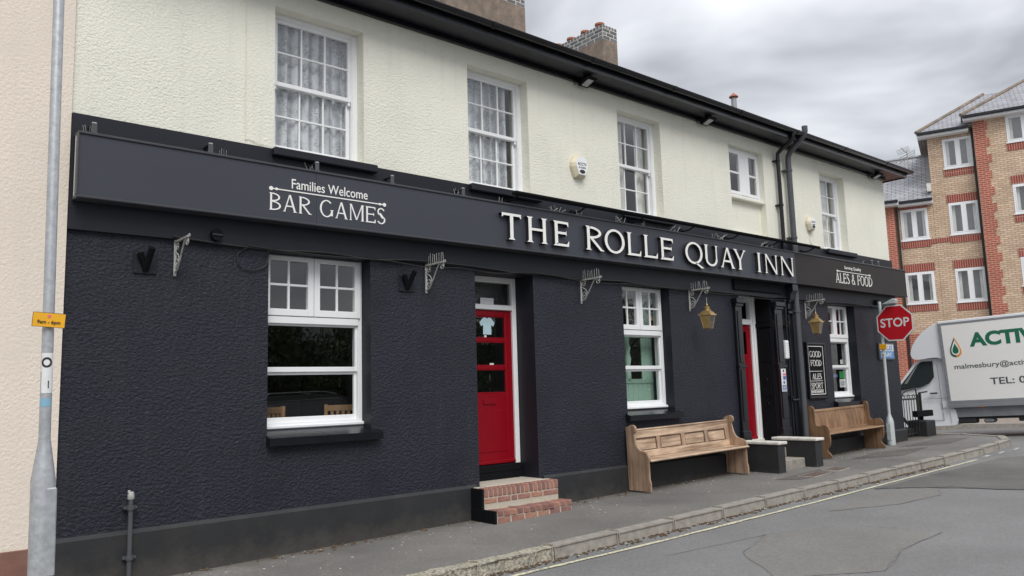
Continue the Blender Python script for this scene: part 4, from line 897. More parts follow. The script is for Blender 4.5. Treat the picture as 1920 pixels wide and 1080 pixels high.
alarm(14.72, 4.78, 'small cream alarm box beside the rightmost upstairs window', .85)
def flood(x, label):
    t = thing('flood_light', label, 'floodlight', (x, -.02, 6.19), 0, 'black floodlights under the eaves')
    part('arm', 'black', t, lambda b: (b.box(-.08, .08, -.17, -.13, -.0, .045, .004), b.tube([(-.08, -.15, .0), (-.08, -.15, -.05)], .008, 6), b.tube([(.08, -.15, 0), (.08, -.15, -.05)], .008, 6)))
    part('housing', 'black', t, lambda b: b.prism([(-.05, -.075), (-.05, -.045), (-.25, .02), (-.26, -.0)], lambda p, q, d: (d, p, q), -.10, .10))
    part('lens', 'galv', t, lambda b: b.prism([(-.08, -.070), (-.08, -.066), (-.22, -.016), (-.22, -.020)], lambda p, q, d: (d, p, q-.004), -.06, .06))
    part('cable', 'black', t, lambda b: b.tube([(-.1, -.02, -.06), (-.14, .0, -.02), (-.13, -.02, .04)], .006, 5))
flood(8.33, 'black floodlight under the eaves left of the middle upstairs window')
flood(11.30, 'black floodlight under the eaves beside the small casement')
flood(17.55, 'black floodlight under the eaves at the right end of the pub')
# menu board
mb = thing('menu_board', 'tall black framed board reading GOOD FOOD ALES SPORT beside the last window', 'board')
x0, x1, z0, z1 = 14.19, 14.88, 1.34, 2.42
pbox('board', 'black', mb, x0+.03, x1-.03, -.035, 0, z0+.03, z1-.03)
part('frame', 'black_gloss', mb, lambda b: frame_rect(b, x0, x1, z0, z1, -.06, 0, .045, .045, .05, .05, .008))
part('border', 'white_letter', mb, lambda b: frame_rect(b, x0+.075, x1-.06, z0+.075, z1-.075, -.0385, -.034, .008, .012, .012, .012, 0))
for body, za, h, xa, xb in (('GOOD', 2.13, .115, 14.31, 14.73), ('FOOD', 1.96, .115, 14.33, 14.73), ('ALES', 1.705, .11, 14.36, 14.70), ('SPORT', 1.53, .11, 14.30, 14.73)): serif_text('lettering', body, 'white_letter', mb, xa, xb, za, h, -.039, -.034)
text('lettering', 'ENTERTAINMENT', 'white_letter', mb, (14.29, -.0352, 1.445), (1, 0, 0), (0, 0, 1), .45, .045, .015)
for z in (1.86, 1.675, 1.505): pbox('rule', 'white_letter', mb, 14.27, 14.74, -.039, -.034, z-.004, z+.004)
# street name plate near the corner
np_ = thing('street_name_plate', 'blue and white street name plate on dark backing near the pub corner', 'street sign')
pbox('backing', 'pipe_grey', np_, 17.22, 17.95, -.03, 0, 2.09, 2.45, c=.006)
pbox('tile', 'sticker', np_, 17.27, 17.9, -.034, -.029, 2.275, 2.42); pbox('tile', 'blue_plate', np_, 17.27, 17.9, -.034, -.029, 2.12, 2.27)
text('lettering', 'ROLLES', 'blue_plate', np_, (17.31, -.0342, 2.295), (1, 0, 0), (0, 0, 1), .54, .105, .02); text('lettering', 'QUAY', 'sticker', np_, (17.36, -.0342, 2.142), (1, 0, 0), (0, 0, 1), .44, .105, .02)
# pipes and cables
def pipe(name, pts, r, m, label, clips=(), cat='pipe'):
    t = tag(link(name, None), label, cat); part('pipe', m, t, lambda b: b.tube(pts, r, 14), True)
    for (x, y, z) in clips: part('clip', m, t, lambda b: (b.lathe([(r+.012, -.02), (r+.012, .02)], (x, y, z), 14), b.box(x-r-.035, x+r+.035, y, -.0, z-.012, z+.012)))
    return t
def bend(p, q, r, n=6): return p
pipe('downpipe', [(13.60, -.43, 6.32), (13.60, -.43, 6.24), (13.60, -.38, 6.18), (13.60, -.16, 6.06), (13.60, -.09, 6.0), (13.60, -.085, 5.9), (13.60, -.085, 4.10)], .038, 'black_gloss', 'thin black downpipe from the gutter left of the thick one', [(13.60, -.085, 5.86), (13.60, -.085, 5.0)], 'downpipe')
pipe('soil_pipe', [(13.93, -.50, 6.50), (13.93, -.50, 6.40), (13.93, -.46, 6.32), (13.93, -.17, 6.08), (13.93, -.12, 6.0), (13.93, -.11, 5.9), (13.93, -.11, 4.0)], .055, 'pipe_grey', 'thick dark soil pipe running up over the gutter', [(13.93, -.11, 5.72), (13.93, -.11, 4.4)], 'soil pipe')
pipe('soil_pipe', [(13.84, -.11, 3.49), (13.84, -.11, .3)], .052, 'pipe_grey', 'thick grey pipe below the sign right of the pub entrance', [(13.84, -.11, 2.98)], 'soil pipe')
pipe('downpipe', [(13.52, -.06, 3.2), (13.52, -.06, .3)], .022, 'black_gloss', 'slim black pipe beside the entrance pilaster', [(13.52, -.06, 2.7), (13.52, -.06, 1.4)], 'downpipe')
pipe('overflow_pipe', [(13.50, -.08, 1.34), (13.70, -.1, 1.34)], .022, 'black_gloss', 'short horizontal black pipe stub between the entrance pipes', (), 'pipe')
t = pipe('stub_pipe', [(2.185, -.075, .80), (2.185, -.075, .03)], .021, 'pipe_grey', 'short dark vertical pipe at the foot of the left wall', [(2.185, -.075, .71), (2.185, -.075, .27)], 'pipe')
part('cap', 'iron', t, lambda b: (b.lathe([(.026, .78), (.032, .79), (.03, .82), (.02, .85)], (2.185, -.075, 0), 10), b.tube([(2.165, -.075, .84), (2.17, -.075, .865)], .012, 6)), True)
def cable(pts, r, label, m='ink', sub=6):
    out = []
    P = [Vector(p) for p in pts]
    for i in range(len(P)-1):
        p0, p1, p2, p3 = P[max(i-1, 0)], P[i], P[i+1], P[min(i+2, len(P)-1)]
        for k in range(sub):
            t = k/sub; out.append(.5*((2*p1)+(p2-p0)*t+(2*p0-5*p1+4*p2-p3)*t*t+(3*p1-p0-3*p2+p3)*t**3))
    out.append(P[-1]); return tag(MB().tube(out, r, 6).build('cable', m, None, True), label, 'cable')
xs = [2.5+i*.55 for i in range(28)]
cable([(x, -.058, 3.235+random.uniform(-.03, .012)) for x in xs], .009, 'thick black cable strung along under the sign')
cable([(x+.2, -.07, 3.215+random.uniform(-.045, .02)) for x in xs[1:-1]], .006, 'thin drooping black cable just below the thick one')
cable([(3.28, -.02, 3.22), (3.16, -.02, 3.14), (3.18, -.02, 3.02), (3.30, -.02, 2.98), (3.45, -.02, 3.03), (3.49, -.02, 3.15), (3.47, -.02, 3.23)], .006, 'loop of black cable at the top left of the left window')
cable([(3.215, -.012, 6.17), (3.22, -.012, 5.3), (3.225, -.012, 4.45), (3.27, -.012, 4.38), (3.56, -.02, 4.32)], .0035, 'thin cream cable running down left of the leftmost upstairs window', 'cream_smooth')
cable([(14.72, -.01, 4.62), (14.72, -.01, 4.42), (14.85, -.01, 4.36), (15.3, -.02, 4.33)], .005, 'thin cable below the right hand alarm box', 'cream_smooth')
vt = thing('vent_cowl', 'small round black vent on the fascia above the left window', 'vent', (2.92, -.045, 3.30))
part('cowl', 'black', vt, lambda b: b.prism([(.06*math.cos(k*.524), .06*math.sin(k*.524)) for k in range(12)], lambda p, q, d: (p, d, q), -.05, 0)); part('slat', 'ink', vt, lambda b: b.box(-.05, .05, -.06, -.049, -.008, .008))
vt = thing('vent_cowl', 'small round black vent on the fascia at the pub right end', 'vent', (17.2, -.045, 3.32))
part('cowl', 'black', vt, lambda b: b.prism([(.06*math.cos(k*.524), .06*math.sin(k*.524)) for k in range(12)], lambda p, q, d: (p, d, q), -.05, 0)); part('slat', 'ink', vt, lambda b: b.box(-.05, .05, -.06, -.049, -.008, .008))
# TV aerial on the eaves
ta = thing('tv_aerial', 'small television aerial on a bent pole at the right eaves', 'aerial', (18.5, -.35, 6.4)); ta.scale = (.8, .8, .85)
part('pole', 'iron', ta, lambda b: b.tube([(0, 0, -.05), (.15, -.02, .05), (.3, -.02, .22), (.33, -.02, .6)], .016, 7), True)
part('reflector', 'iron', ta, lambda b: [b.tube([(.1, -.32, z), (.56, .28, z)], .008, 5) for z in (.38, .44, .50)]+[b.tube([(.33+k*.23, -.02+k*.3, .36), (.33+k*.23, -.02+k*.3, .52)], .008, 5) for k in (-1, 0, 1)])
part('dipole', 'iron', ta, lambda b: [b.tube([(.33-.4+k*.16, -.02-.22+k*.05, .6), (.33-.2+k*.16, -.02+.22+k*.05, .6)], .006, 5) for k in range(4)]+[b.tube([(-.1, -.04, .6), (.55, .1, .6)], .009, 5)])

# ------------------------------------------------------------------ neighbouring house
nb = thing('neighbour_house', 'pale pink cream rendered house adjoining the pub at far left', 'house')
part('wall', 'pink', nb, lambda b: b.box(-9, 1.583, -.03, 8.2, .44, 8.4))
part('plinth', 'brown_paint', nb, lambda b: b.box(-9, 1.583, -.045, 8.2, -.7, .455, .006))
part('roof', 'slate_pub', nb, lambda b: (b.quad((-9.2, -.4, 8.4), (1.8, -.4, 8.4), (1.8, 4, 10.6), (-9.2, 4, 10.6)), b.quad((-9.2, 4, 10.6), (1.8, 4, 10.6), (1.8, 8.6, 8.4), (-9.2, 8.6, 8.4)), b.add([(1.583, 0, 8.38), (1.583, 8.2, 8.38), (1.583, 4, 10.55)], [(0, 1, 2)])))

# ------------------------------------------------------------------ brick steps
stp = thing('brick_steps', 'two red brick steps with a concrete tread below the first red door', 'steps')
gz = .10
part('mortar_core', 'mortar', stp, lambda b: (b.box(6.12, 7.355, -.492, -.02, gz-.2, .243), b.box(6.13, 7.355, -.252, .0, .2, .478)))
part('tread', 'mortar', stp, lambda b: (b.box(6.265, 7.255, -.12, .34, .44, .505, .006), b.box(6.12, 7.36, -.135, -.036, .44, .497, .01)))
part('painted_side', 'black', stp, lambda b: (b.box(6.085, 6.122, -.50, -.036, gz-.2, .255, .006), b.box(6.09, 6.125, -.255, -.036, .25, .492, .006)))
bc = {}
def brick(w, d_, h, loc, tilt=0.):
    m = random.choice(['brick_step', 'brick_step', 'brick_step2', 'brick_step3']); k = (round(w, 3), d_, h, m)
    if k not in bc: bc[k] = brick_mesh(w, d_, h, m, .008)
    o = link('brick', bc[k], stp); o.location = loc; o.rotation_euler = (random.uniform(-.012, .012), random.uniform(-.012, .012), random.uniform(-.012, .012)); return o
n = 17; p = (7.36-6.125)/n
for i in range(n): brick(p-.011, .13, .108, (6.125+(i+.5)*p, -.197+random.uniform(-.002, .002), .443))
xs = [6.125, 6.33, 6.55, 6.66, 6.88, 7.09, 7.36]
for a, c in zip(xs, xs[1:]): brick(c-a-.012, .10, .066, ((a+c)/2, -.208, .345))
n = 12; p = (7.36-6.125)/n
for i in range(n): brick(p-.009, .20, .068, (6.125+(i+.5)*p, -.405+random.uniform(-.004, .004), .222+random.uniform(-.003, .003)))
xs = [6.125, 6.34, 6.56, 6.77, 6.97, 7.16, 7.36]
for a, c in zip(xs, xs[1:]): brick(c-a-.012, .10, .085, ((a+c)/2, -.445, .140+.006*(a-6)))

# ------------------------------------------------------------------ entrance cheek walls and steps
def cheek(x0, x1, yf, label):
    t = thing('low_wall', label, 'low wall', (0, 0, 0), 0, 'low cheek walls at the entrance')
    part('body', 'plinth', t, lambda b: b.box(x0, x1, yf, -.02, 0, .66, .01)); part('coping', 'offwhite', t, lambda b: b.box(x0-.02, x1+.035, yf-.03, -.0, .66, .71, .012))
cheek(11.80, 12.00, -.77, 'low dark wall with pale coping left of the entrance, touching the panelled pew')
cheek(12.86, 13.08, -.83, 'low dark wall with pale coping right of the entrance')
es = thing('entrance_steps', 'grey concrete steps between the two low walls', 'steps')
part('step', 'kerb', es, lambda b: b.box(12.003, 12.857, -.62, 0, .1, .38, .012)); part('step', 'kerb', es, lambda b: b.box(12.003, 12.857, -.28, 0, .38, .54, .012)); pbox('step', 'kerb', es, 12.115, 13.145, 0, .3, .3, .55)

# ------------------------------------------------------------------ pews
def smooth_poly(P, n=5):
    out = []
    for i in range(len(P)):
        if len(P[i]) == 3: out.append(P[i][:2]); continue
        p0, p1, p2, p3 = [Vector(P[(i+k) % len(P)][:2]) for k in (-1, 0, 1, 2)]
        out.append(tuple(p1))
        if len(P[(i+1) % len(P)]) == 3: continue
        for k in range(1, n):
            t = k/n; out.append(tuple(.5*((2*p1)+(p2-p0)*t+(2*p0-5*p1+4*p2-p3)*t*t+(3*p1-p0-3*p2+p3)*t**3)))
    return out
def pew(x0, x1, prof, wz, wx, label, panels, rz, sh, bh):
    t = thing('church_pew', label, 'bench', (x0, -.042, g((x0+x1)/2)), rz, 'wooden pews outside the pub'); L = x1-x0
    P = smooth_poly(prof)
    t.rotation_euler = (0, -math.atan(SL), 0)
    for xa in (0, L-.042):
        def f(b):
            bm = bmesh.new(); va = [bm.verts.new((xa, -p[0], p[1])) for p in P]; vb = [bm.verts.new((xa+.042, -p[0], p[1])) for p in P]
            bm.faces.new(va); bm.faces.new(vb[::-1]); n = len(P)
            for i in range(n): bm.faces.new((va[i], vb[i], vb[(i+1) % n], va[(i+1) % n]))
            bmesh.ops.recalc_face_normals(bm, faces=bm.faces)
            bmesh.ops.bevel(bm, geom=[e for e in bm.edges if abs(e.verts[0].co.x-e.verts[1].co.x) < 1e-5], offset=.006, segments=2, affect='EDGES')
            bm.verts.index_update(); b.add([v.co[:] for v in bm.verts], [[v.index for v in f_.verts] for f_ in bm.faces]); bm.free()
        part('end_panel', wz, t, f, True)
    part('seat', wx, t, lambda b: (b.box(.043, L-.043, -.385, -.06, sh-.03, sh, .006), b.box(.03, L+.02, -.43, -.375, sh-.032, sh+.002, .014)))
    lean = lambda z: -.085+(z-sh)*.10
    def slab(name, xa, xb, za, zb, ya, yb, m, c=.004):
        def f(b):
            k = len(b.v); b.box(xa, xb, ya, yb, za, zb, c); b.v = b.v[:k]+[(v[0], v[1]+lean(v[2]), v[2]) for v in b.v[k:]]
        return part(name, m, t, f)
    if panels:
        slab('top_rail', .043, L-.043, bh-.13, bh-.02, -.02, .01, wx); slab('cap_rail', .043, L-.043, bh-.02, bh+.004, -.032, .016, wx, .008)
        slab('bottom_rail', .043, L-.043, sh+.002, sh+.10, -.02, .01, wx)
        w = (L-.086)/panels; st = .085
        for i in range(panels+1):
            xa = .043+i*w-(st/2 if 0 < i < panels else (0 if i == 0 else st)); slab('stile', xa, xa+st, sh+.10, bh-.13, -.02, .0095, wz)
        for i in range(panels):
            xa = .043+i*w+(st if i == 0 else st/2); xb = .043+(i+1)*w-(st if i == panels-1 else st/2)
            slab('back_panel', xa+.001, xb-.001, sh+.101, bh-.131, -.003, .008, wx)
            for q in ((xa, xb, sh+.10, sh+.116), (xa, xb, bh-.146, bh-.13), (xa, xa+.016, sh+.116, bh-.146), (xb-.016, xb, sh+.116, bh-.146)): slab('moulding', q[0]+.0005, q[1]-.0005, q[2]+.0005, q[3]-.0005, -.014, -.004, 'oak_dark', .002)
    else:
        n = 14; w = (L-.086)/n
        for i in range(n): slab('back_board', .043+i*w+.0005, .043+(i+1)*w-.0005, sh+.03, bh-.05, -.014, .004, wz, .0015)
        slab('cap_rail', .043, L-.043, bh-.05, bh, -.026, .014, wx, .008); slab('bottom_rail', .043, L-.043, sh+.0005, sh+.03, -.026, .014, wx, .005)
    return t
PR1 = [(0, 0, 1), (.0, .90, 1), (.05, .915), (.10, .935), (.155, .925), (.185, .885), (.18, .84), (.15, .815), (.145, .79), (.16, .72), (.19, .63), (.25, .575), (.33, .555), (.385, .52), (.41, .47), (.405, .43), (.39, .40, 1), (.39, .17, 1), (.40, .14), (.405, .10), (.405, 0, 1)]
PR2 = [(0, 0, 1), (.0, .90, 1), (.02, .935), (.07, .945), (.12, .93), (.145, .88), (.15, .78), (.155, .66), (.17, .60), (.22, .575), (.28, .59), (.34, .595), (.395, .565), (.42, .51), (.415, .46), (.42, .40), (.42, .30), (.40, .22), (.36, .17), (.355, .12), (.40, .075), (.425, .03), (.42, 0, 1)]
pew(8.97, 11.44, PR1, 'pine_z', 'pine_x', 'pale pine church pew with four back panels under the middle window', 4, 0, .445, .86)
pew(14.05, 16.22, PR2, 'oak_z', 'oak_x', 'darker brown church pew with boarded back under the rightmost window', 0, 0, .45, .87)

# ------------------------------------------------------------------ lamp posts
def lamp_post(x, y, label, zg, lean=0., extras=True):
    t = thing('lamp_post', label, 'lamp post', (x, y, zg)); t.rotation_euler = (0, lean, 0)
    part('base', 'galv', t, lambda b: b.lathe([(.076, -.05), (.076, 1.13), (.07, 1.17), (.042, 1.37), (.038, 1.40)], n=20), True)
    part('shaft', 'galv', t, lambda b: b.lathe([(.037, 1.395), (.036, 6.0), (.03, 6.02)], n=18), True)
    part('door', 'galv', t, lambda b: b.box(.005, .072, -.08, -.052, .50, 1.08, .008))
    part('arm', 'galv', t, lambda b: b.tube([(0, 0, 5.9), (0, -.1, 5.98), (0, -.5, 6.02)], .024, 8), True)
    part('lamp_head', 'sign_back', t, lambda b: b.prism([(-.1, 5.98), (.1, 5.98), (.07, 6.06), (-.07, 6.06)], lambda p, q, d: (p, d, q), -.45, -1.0))
    return t
lpst = lamp_post(1.185, -1.7, 'galvanised steel lamp post at far left with a yellow plate and stickers', .02, R(-.6))
def wrap(name, m, z0, z1, a0, a1, r=.0385):
    n = 10; b = MB(); vs = [(r*math.sin(R(a0+(a1-a0)*i/n)), -r*math.cos(R(a0+(a1-a0)*i/n)), z) for z in (z0, z1) for i in range(n+1)]
    b.add(vs, [(i, i+1, n+2+i, n+1+i) for i in range(n)]); return b.build(name, m, lpst, True, False)
wrap('sticker', 'sticker', 1.86, 1.99, -70, 60); wrap('sticker', 'sticker', 1.715, 1.86, -60, 70); wrap('sticker', 'sticker_blue', 1.625, 1.68, -70, 40)
b = MB(); r = .0395
for k in range(20):
    a, c = 2*math.pi*k/20, 2*math.pi*(k+1)/20
    pt = lambda rad, an: (r*math.sin(R(-12)+rad*math.cos(an)/r), -r*math.cos(R(-12)+rad*math.cos(an)/r), 1.925+rad*math.sin(an))
    b.quad(pt(.036, a), pt(.036, c), pt(.021, c), pt(.021, a))
b.build('sticker', 'ink', lpst, fix=False)
pbox('numeral', 'ink', lpst, .002, .008, -.0415, -.038, 1.75, 1.80)
yp = thing('parking_plate', 'small yellow plate reading 9am - 6pm clamped to the left lamp post', 'sign', (1.155, -1.755, 2.235), R(-4))
part('plate', 'yellow', yp, lambda b: b.box(-.10, .10, -.004, .002, -.05, .05, .0015)); part('rim', 'ink', yp, lambda b: frame_rect(b, -.1, .1, -.05, .05, -.0055, -.0035, .0025, .0025, .0025, .0025, 0))
text('lettering', '9am - 6pm', 'ink', yp, (-.07, -.0045, -.034), (1, 0, 0), (0, 0, 1), .14, .032, .012)
part('symbol', 'pink_sticker', yp, lambda b: b.prism([(.0+.012*math.cos(k*.449), .025+.012*math.sin(k*.449)) for k in range(14)], lambda p, q, d: (p, d, q), -.0058, -.003))
part('clamp', 'galv', yp, lambda b: b.box(-.05, .06, .002, .02, -.012, .012)); yp.rotation_euler = (0, R(3.5), R(-4))

# ------------------------------------------------------------------ stop sign
ss = thing('stop_sign', 'red octagonal STOP sign on a pale post beside the dark pew', 'stop sign', (17.12, -.17, g(17.1)))
part('base', 'galv_pale', ss, lambda b: b.lathe([(.082, -.05), (.08, .46), (.07, .52), (.036, .62), (.034, .64)], n=18), True)
part('post', 'galv_pale', ss, lambda b: b.lathe([(.033, .62), (.033, 3.02)], n=14), True)
part('inspection_door', 'galv_pale', ss, lambda b: b.box(-.088, -.06, -.045, .045, .1, .44, .006))
CY, CZ, r8 = -.315, 2.54, .375/math.cos(R(22.5))
oc = lambda r: [(CY-r*math.cos(R(22.5+45*k)), CZ+r*math.sin(R(22.5+45*k))) for k in range(8)]
part('plate', 'sticker', ss, lambda b: b.prism(oc(r8), lambda p, q, d: (d, p, q), -.062, -.058)); part('red_field', 'stop_red', ss, lambda b: b.prism(oc(r8-.028), lambda p, q, d: (d, p, q), -.0645, -.061))
text('lettering', 'STOP', 'sticker', ss, (-.0642, CY+.30, CZ-.085), (0, -1, 0), (0, 0, 1), .60, .19, .018, .002)
part('rail', 'sign_back', ss, lambda b: (b.box(-.057, -.035, CY-.3, CY+.3, CZ+.15, CZ+.19), b.box(-.057, -.035, CY-.3, CY+.3, CZ-.19, CZ-.15)))
part('lamp', 'galv_pale', ss, lambda b: b.prism([(CY+.2, 2.95), (CY-.06, 2.955), (CY-.08, 3.02), (CY-.03, 3.05), (CY+.08, 3.0)], lambda p, q, d: (d, p, q), -.16, .02))
part('yellow_tag', 'yellow', ss, lambda b: b.box(-.05, -.03, -.09, .06, 2.0, 2.11, .004)); part('number_tag', 'sticker', ss, lambda b: b.box(-.042, -.032, -.035, .035, 1.84, 1.93, .003))
text('numeral', '1', 'ink', ss, (-.0425, .008, 1.86), (0, -1, 0), (0, 0, 1), .02, .05, .01)

# ------------------------------------------------------------------ railings and pier at the pub corner
rl = thing('side_railing', 'black iron railing with hooped top beyond the pub corner', 'railing', (18.24, .22, .3))
for i in range(9):
    x = .1+i*.135; part('baluster', 'ink', rl, lambda b: b.tube([(x, 0, .05), (x, 0, .93)], .009, 6))
part('rail', 'ink', rl, lambda b: (b.box(.02, 1.35, -.012, .012, .88, .91), b.box(.02, 1.35, -.0125, .0115, .10, .125), b.box(.02, 1.35, -.012, .012, .97, .985)))
for i in range(4):
    x = .235+i*.27; part('hoop', 'ink', rl, lambda b: b.tube([(x-.067+.067-.067*math.cos(k*math.pi/10), 0, .91+.09*math.sin(k*math.pi/10)) for k in range(11)], .008, 5))
part('handrail', 'ink', rl, lambda b: b.tube([(.1, -.05, .93), (.5, -.05, 1.08), (1.0, -.05, 1.14), (1.07, -.05, 1.11), (1.09, -.05, 1.0), (1.09, -.05, .02)], .017, 8), True)
part('post', 'ink', rl, lambda b: (b.box(1.22, 1.27, -.025, .025, 0, 1.0), b.box(1.36, 1.41, -.025, .025, 0, 1.04)))
part('handle', 'ink', rl, lambda b: b.tube([(1.34, -.02, 1.03), (1.75, -.02, 1.05)], .018, 8))
pr = thing('low_pier', 'short dark rendered pier at the end of the railing', 'pier')
part('body', 'plinth', pr, lambda b: b.box(19.32, 19.78, -.02, .42, .1, .70, .02)); part('beam', 'black', pr, lambda b: b.box(19.2, 20.05, .12, .24, .78, .92, .01)); part('support', 'black', pr, lambda b: b.box(19.5, 19.56, .15, .21, .69, .79))
pbox('dwarf_wall', 'plinth', pr, 18.3, 19.32, .3, .42, .1, .52, c=.01)

# ------------------------------------------------------------------ box van in the side street
van = thing('box_van', 'white box van with green ACTIV lettering driving down the side street', 'van', (22.0, .48, .125))
van.rotation_euler = (R(-2.2), 0, R(6))          # local y forward, local -x towards the pub
def yz(b, P, a, c, mi=0): b.prism(P, lambda p, q, d: (d, p, q), a, c, mi)
WV = 2.12
part('cargo_box', 'van_white', van, lambda b: b.box(0, WV, -4.1, 0, .80, 2.98, .02))
part('side_panel', 'van_panel', van, lambda b: b.box(-.012, .002, -4.05, -.07, .94, 2.90)); 
for q in ((-.075, -.0, .78, 2.98), (-4.1, -4.03, .78, 2.98)): pbox('corner_trim', 'van_grey', van, -.02, .02, q[0], q[1], q[2], q[3], c=.004)
pbox('top_trim', 'van_white', van, -.022, .03, -4.1, 0, 2.93, 2.995, c=.01); pbox('top_trim', 'van_grey', van, -.018, .0, -4.03, -.075, 2.885, 2.93, c=.004)
pbox('bottom_rail', 'van_grey', van, -.022, .0, -4.03, -.075, .86, .945, c=.004); pbox('bottom_rail', 'van_grey', van, -.03, .0, -4.1, -.0, .765, .855, c=.006)
for i in range(14): pbox('rivet', 'sticker', van, -.0225, -.019, -.045, -.033, .95+i*.145, .962+i*.145)
pod = [(0, 2.08, 1), (0, 2.97, 1), (.08, 2.955), (.3, 2.84), (.52, 2.66), (.68, 2.45), (.76, 2.25), (.74, 2.12), (.66, 2.065), (.5, 2.06), (.3, 2.075), (.12, 2.07), (.03, 2.03, 1)]
part('luton_pod', 'van_white', van, lambda b: yz(b, smooth_poly(pod, 4), .03, WV-.03), True)
def f(b):
    P = [(0, .32), (2.05, .30), (2.12, .5), (2.08, .95), (1.95, 1.08), (1.3, 1.28), (.72, 2.0), (.5, 2.06), (0, 2.06)]
    n = len(P); inset = lambda z: .06+.10*max(0, (z-1.25))/.8
    vs = [(inset(q), p, q) for p, q in P]+[(WV-inset(q), p, q) for p, q in P]
    b.add(vs, [tuple(range(n))[::-1], tuple(range(n, 2*n))]+[(i, (i+1) % n, n+(i+1) % n, n+i) for i in range(n)])
part('cab', 'van_white', van, f)
XC = .045; ix = lambda z: .06+.10*max(0, (z-1.25))/.8
def flat(b, P, off, th=.004): b.add([(ix(q)-off, p, q) for p, q in P]+[(ix(q)-off+th, p, q) for p, q in P], [tuple(range(len(P)))[::-1], tuple(range(len(P), 2*len(P)))]+[(i, (i+1) % len(P), len(P)+(i+1) % len(P), len(P)+i) for i in range(len(P))])
WIN = [(.30, 1.98), (.56, 1.98), (.70, 1.90), (1.16, 1.35), (1.14, 1.30), (.62, 1.36), (.42, 1.44), (.30, 1.58)]
part('window_seal', 'ink', van, lambda b: flat(b, [(p+(p-.6)*.05, q+(q-1.65)*.06) for p, q in WIN], .006)); part('side_window', 'van_glass', van, lambda b: flat(b, WIN, .010))
part('pillar_trim', 'van_grey', van, lambda b: flat(b, [(.62, 1.97), (.67, 1.93), (1.03, 1.45), (.96, 1.45)], .0125, .003))
part('door_gap', 'text_grey', van, lambda b: (b.box(.052, .058, .165, .172, .45, 1.9), b.box(.052, .058, .172, 1.0, .46, .467), b.box(.050, .058, .02, .6, 1.02, 1.028)))
part('door_handle', 'van_dark', van, lambda b: b.box(.03, .058, .24, .42, 1.14, 1.18, .008)); pbox('fuel_flap', 'van_white', van, .048, .06, .06, .16, .78, .95, c=.003)
part('door_gap', 'text_grey', van, lambda b: frame_rect(b, 0, .001, 0, .001, 0, .001, .0001, .0001, .0001, .0001, 0)) if False else None
part('rear_quarter', 'van_white', van, lambda b: yz(b, [(0, .32), (.0, .78), (-.02, .80), (-.13, .72), (-.16, .45), (-.12, .34)], .05, .3))
part('chassis_skirt', 'chassis', van, lambda b: b.box(.06, .12, -4.05, -.13, .52, .765, .005)); part('chassis_rail', 'van_dark', van, lambda b: (b.box(.6, .7, -4.0, .2, .45, .6), b.box(1.45, 1.55, -4.0, .2, .45, .6)))
part('mud_guard', 'van_dark', van, lambda b: b.box(.1, .45, -.55, -.14, .36, .53, .03)); part('fuel_tank', 'chassis', van, lambda b: b.box(.1, .5, -.95, -.72, .36, .47, .04)); part('tail_bar', 'van_dark', van, lambda b: (b.box(.15, .2, -1.55, -.6, .46, .52, .01), b.box(.14, .22, -1.6, -1.48, .38, .53, .02)))
part('side_marker', 'amber', van, lambda b: b.box(.035, .07, -.78, -.68, .725, .76, .006))
part('windscreen', 'van_glass', van, lambda b: b.add([(.2, 1.27, 1.32), (WV-.2, 1.27, 1.32), (WV-.24, .76, 1.96), (.24, .76, 1.96)], [(0, 1, 2, 3)]))
part('mirror', 'van_dark', van, lambda b: (b.box(-.16, .0, 1.08, 1.16, 1.36, 1.66, .03), b.box(-.02, .1, 1.1, 1.14, 1.36, 1.40)))
for wy in (1.35, -2.6):
    for wx in (.17, WV-.17):
        wh = part('wheel', 'rubber', van, lambda b: b.add(*(lambda pr: ([(wx+dx, wy+rr*math.cos(k*math.pi/12), .33+rr*math.sin(k*math.pi/12)) for dx, rr in pr for k in range(24)], [(i*24+k, i*24+(k+1) % 24, (i+1)*24+(k+1) % 24, (i+1)*24+k) for i in range(len(pr)-1) for k in range(24)]))([(-.10, .20), (-.11, .30), (-.08, .335), (.08, .335), (.11, .30), (.10, .20)])), True)
        part('rim', 'galv', wh, lambda b: b.prism([(wy+.2*math.cos(k*math.pi/12), .33+.2*math.sin(k*math.pi/12)) for k in range(24)], lambda p, q, d: (d, p, q), wx-.08, wx+.08))
VX = -.0135; fw = (0, -1, 0)
text('lettering', 'ACTIV', 'logo_green', van, (VX, -.68, 2.27), fw, (0, 0, 1), 1.46, .36, .045, .002)
text('lettering', 'malmesbury@activ', 'text_grey', van, (VX, -.26, 1.70), fw, (0, 0, 1), 1.62, .17, .010, .002)
text('lettering', 'TEL: 07', 'text_grey', van, (VX, -1.02, 1.30), fw, (0, 0, 1), .92, .17, .014, .002)
def drop(cx, cz, w, h): # teardrop outline
    out = []
    for k in range(28):
        a = 2*math.pi*k/28; rr = math.sin(a/2)**1.6
        out.append((cx+w/2*math.sin(a)*rr*1.15, cz+h*(.5*math.cos(a)-.0)))
    return out
def f2(b, P, d): b.prism(P, lambda p, q, dd: (dd, p, q), VX-.002*d, VX+.002)
LC, LZ = -.34, 2.30
part('emblem', 'logo_dark', van, lambda b: f2(b, [p for p in drop(LC, LZ, .34, .52) if p[0] >= LC-.001], 1)); part('emblem', 'logo_orange', van, lambda b: f2(b, [p for p in drop(LC, LZ, .34, .52) if p[0] <= LC+.001], 1))
part('emblem', 'van_panel', van, lambda b: f2(b, drop(LC, LZ-.01, .24, .39), 1.8)); part('emblem', 'logo_green', van, lambda b: f2(b, drop(LC, LZ-.035, .18, .27), 2.6))

# ------------------------------------------------------------------ far flats
fb = thing('brick_flats', 'three storey yellow brick flats with red quoins across the side street', 'flats', (31, 4, 0), R(90+19.7))
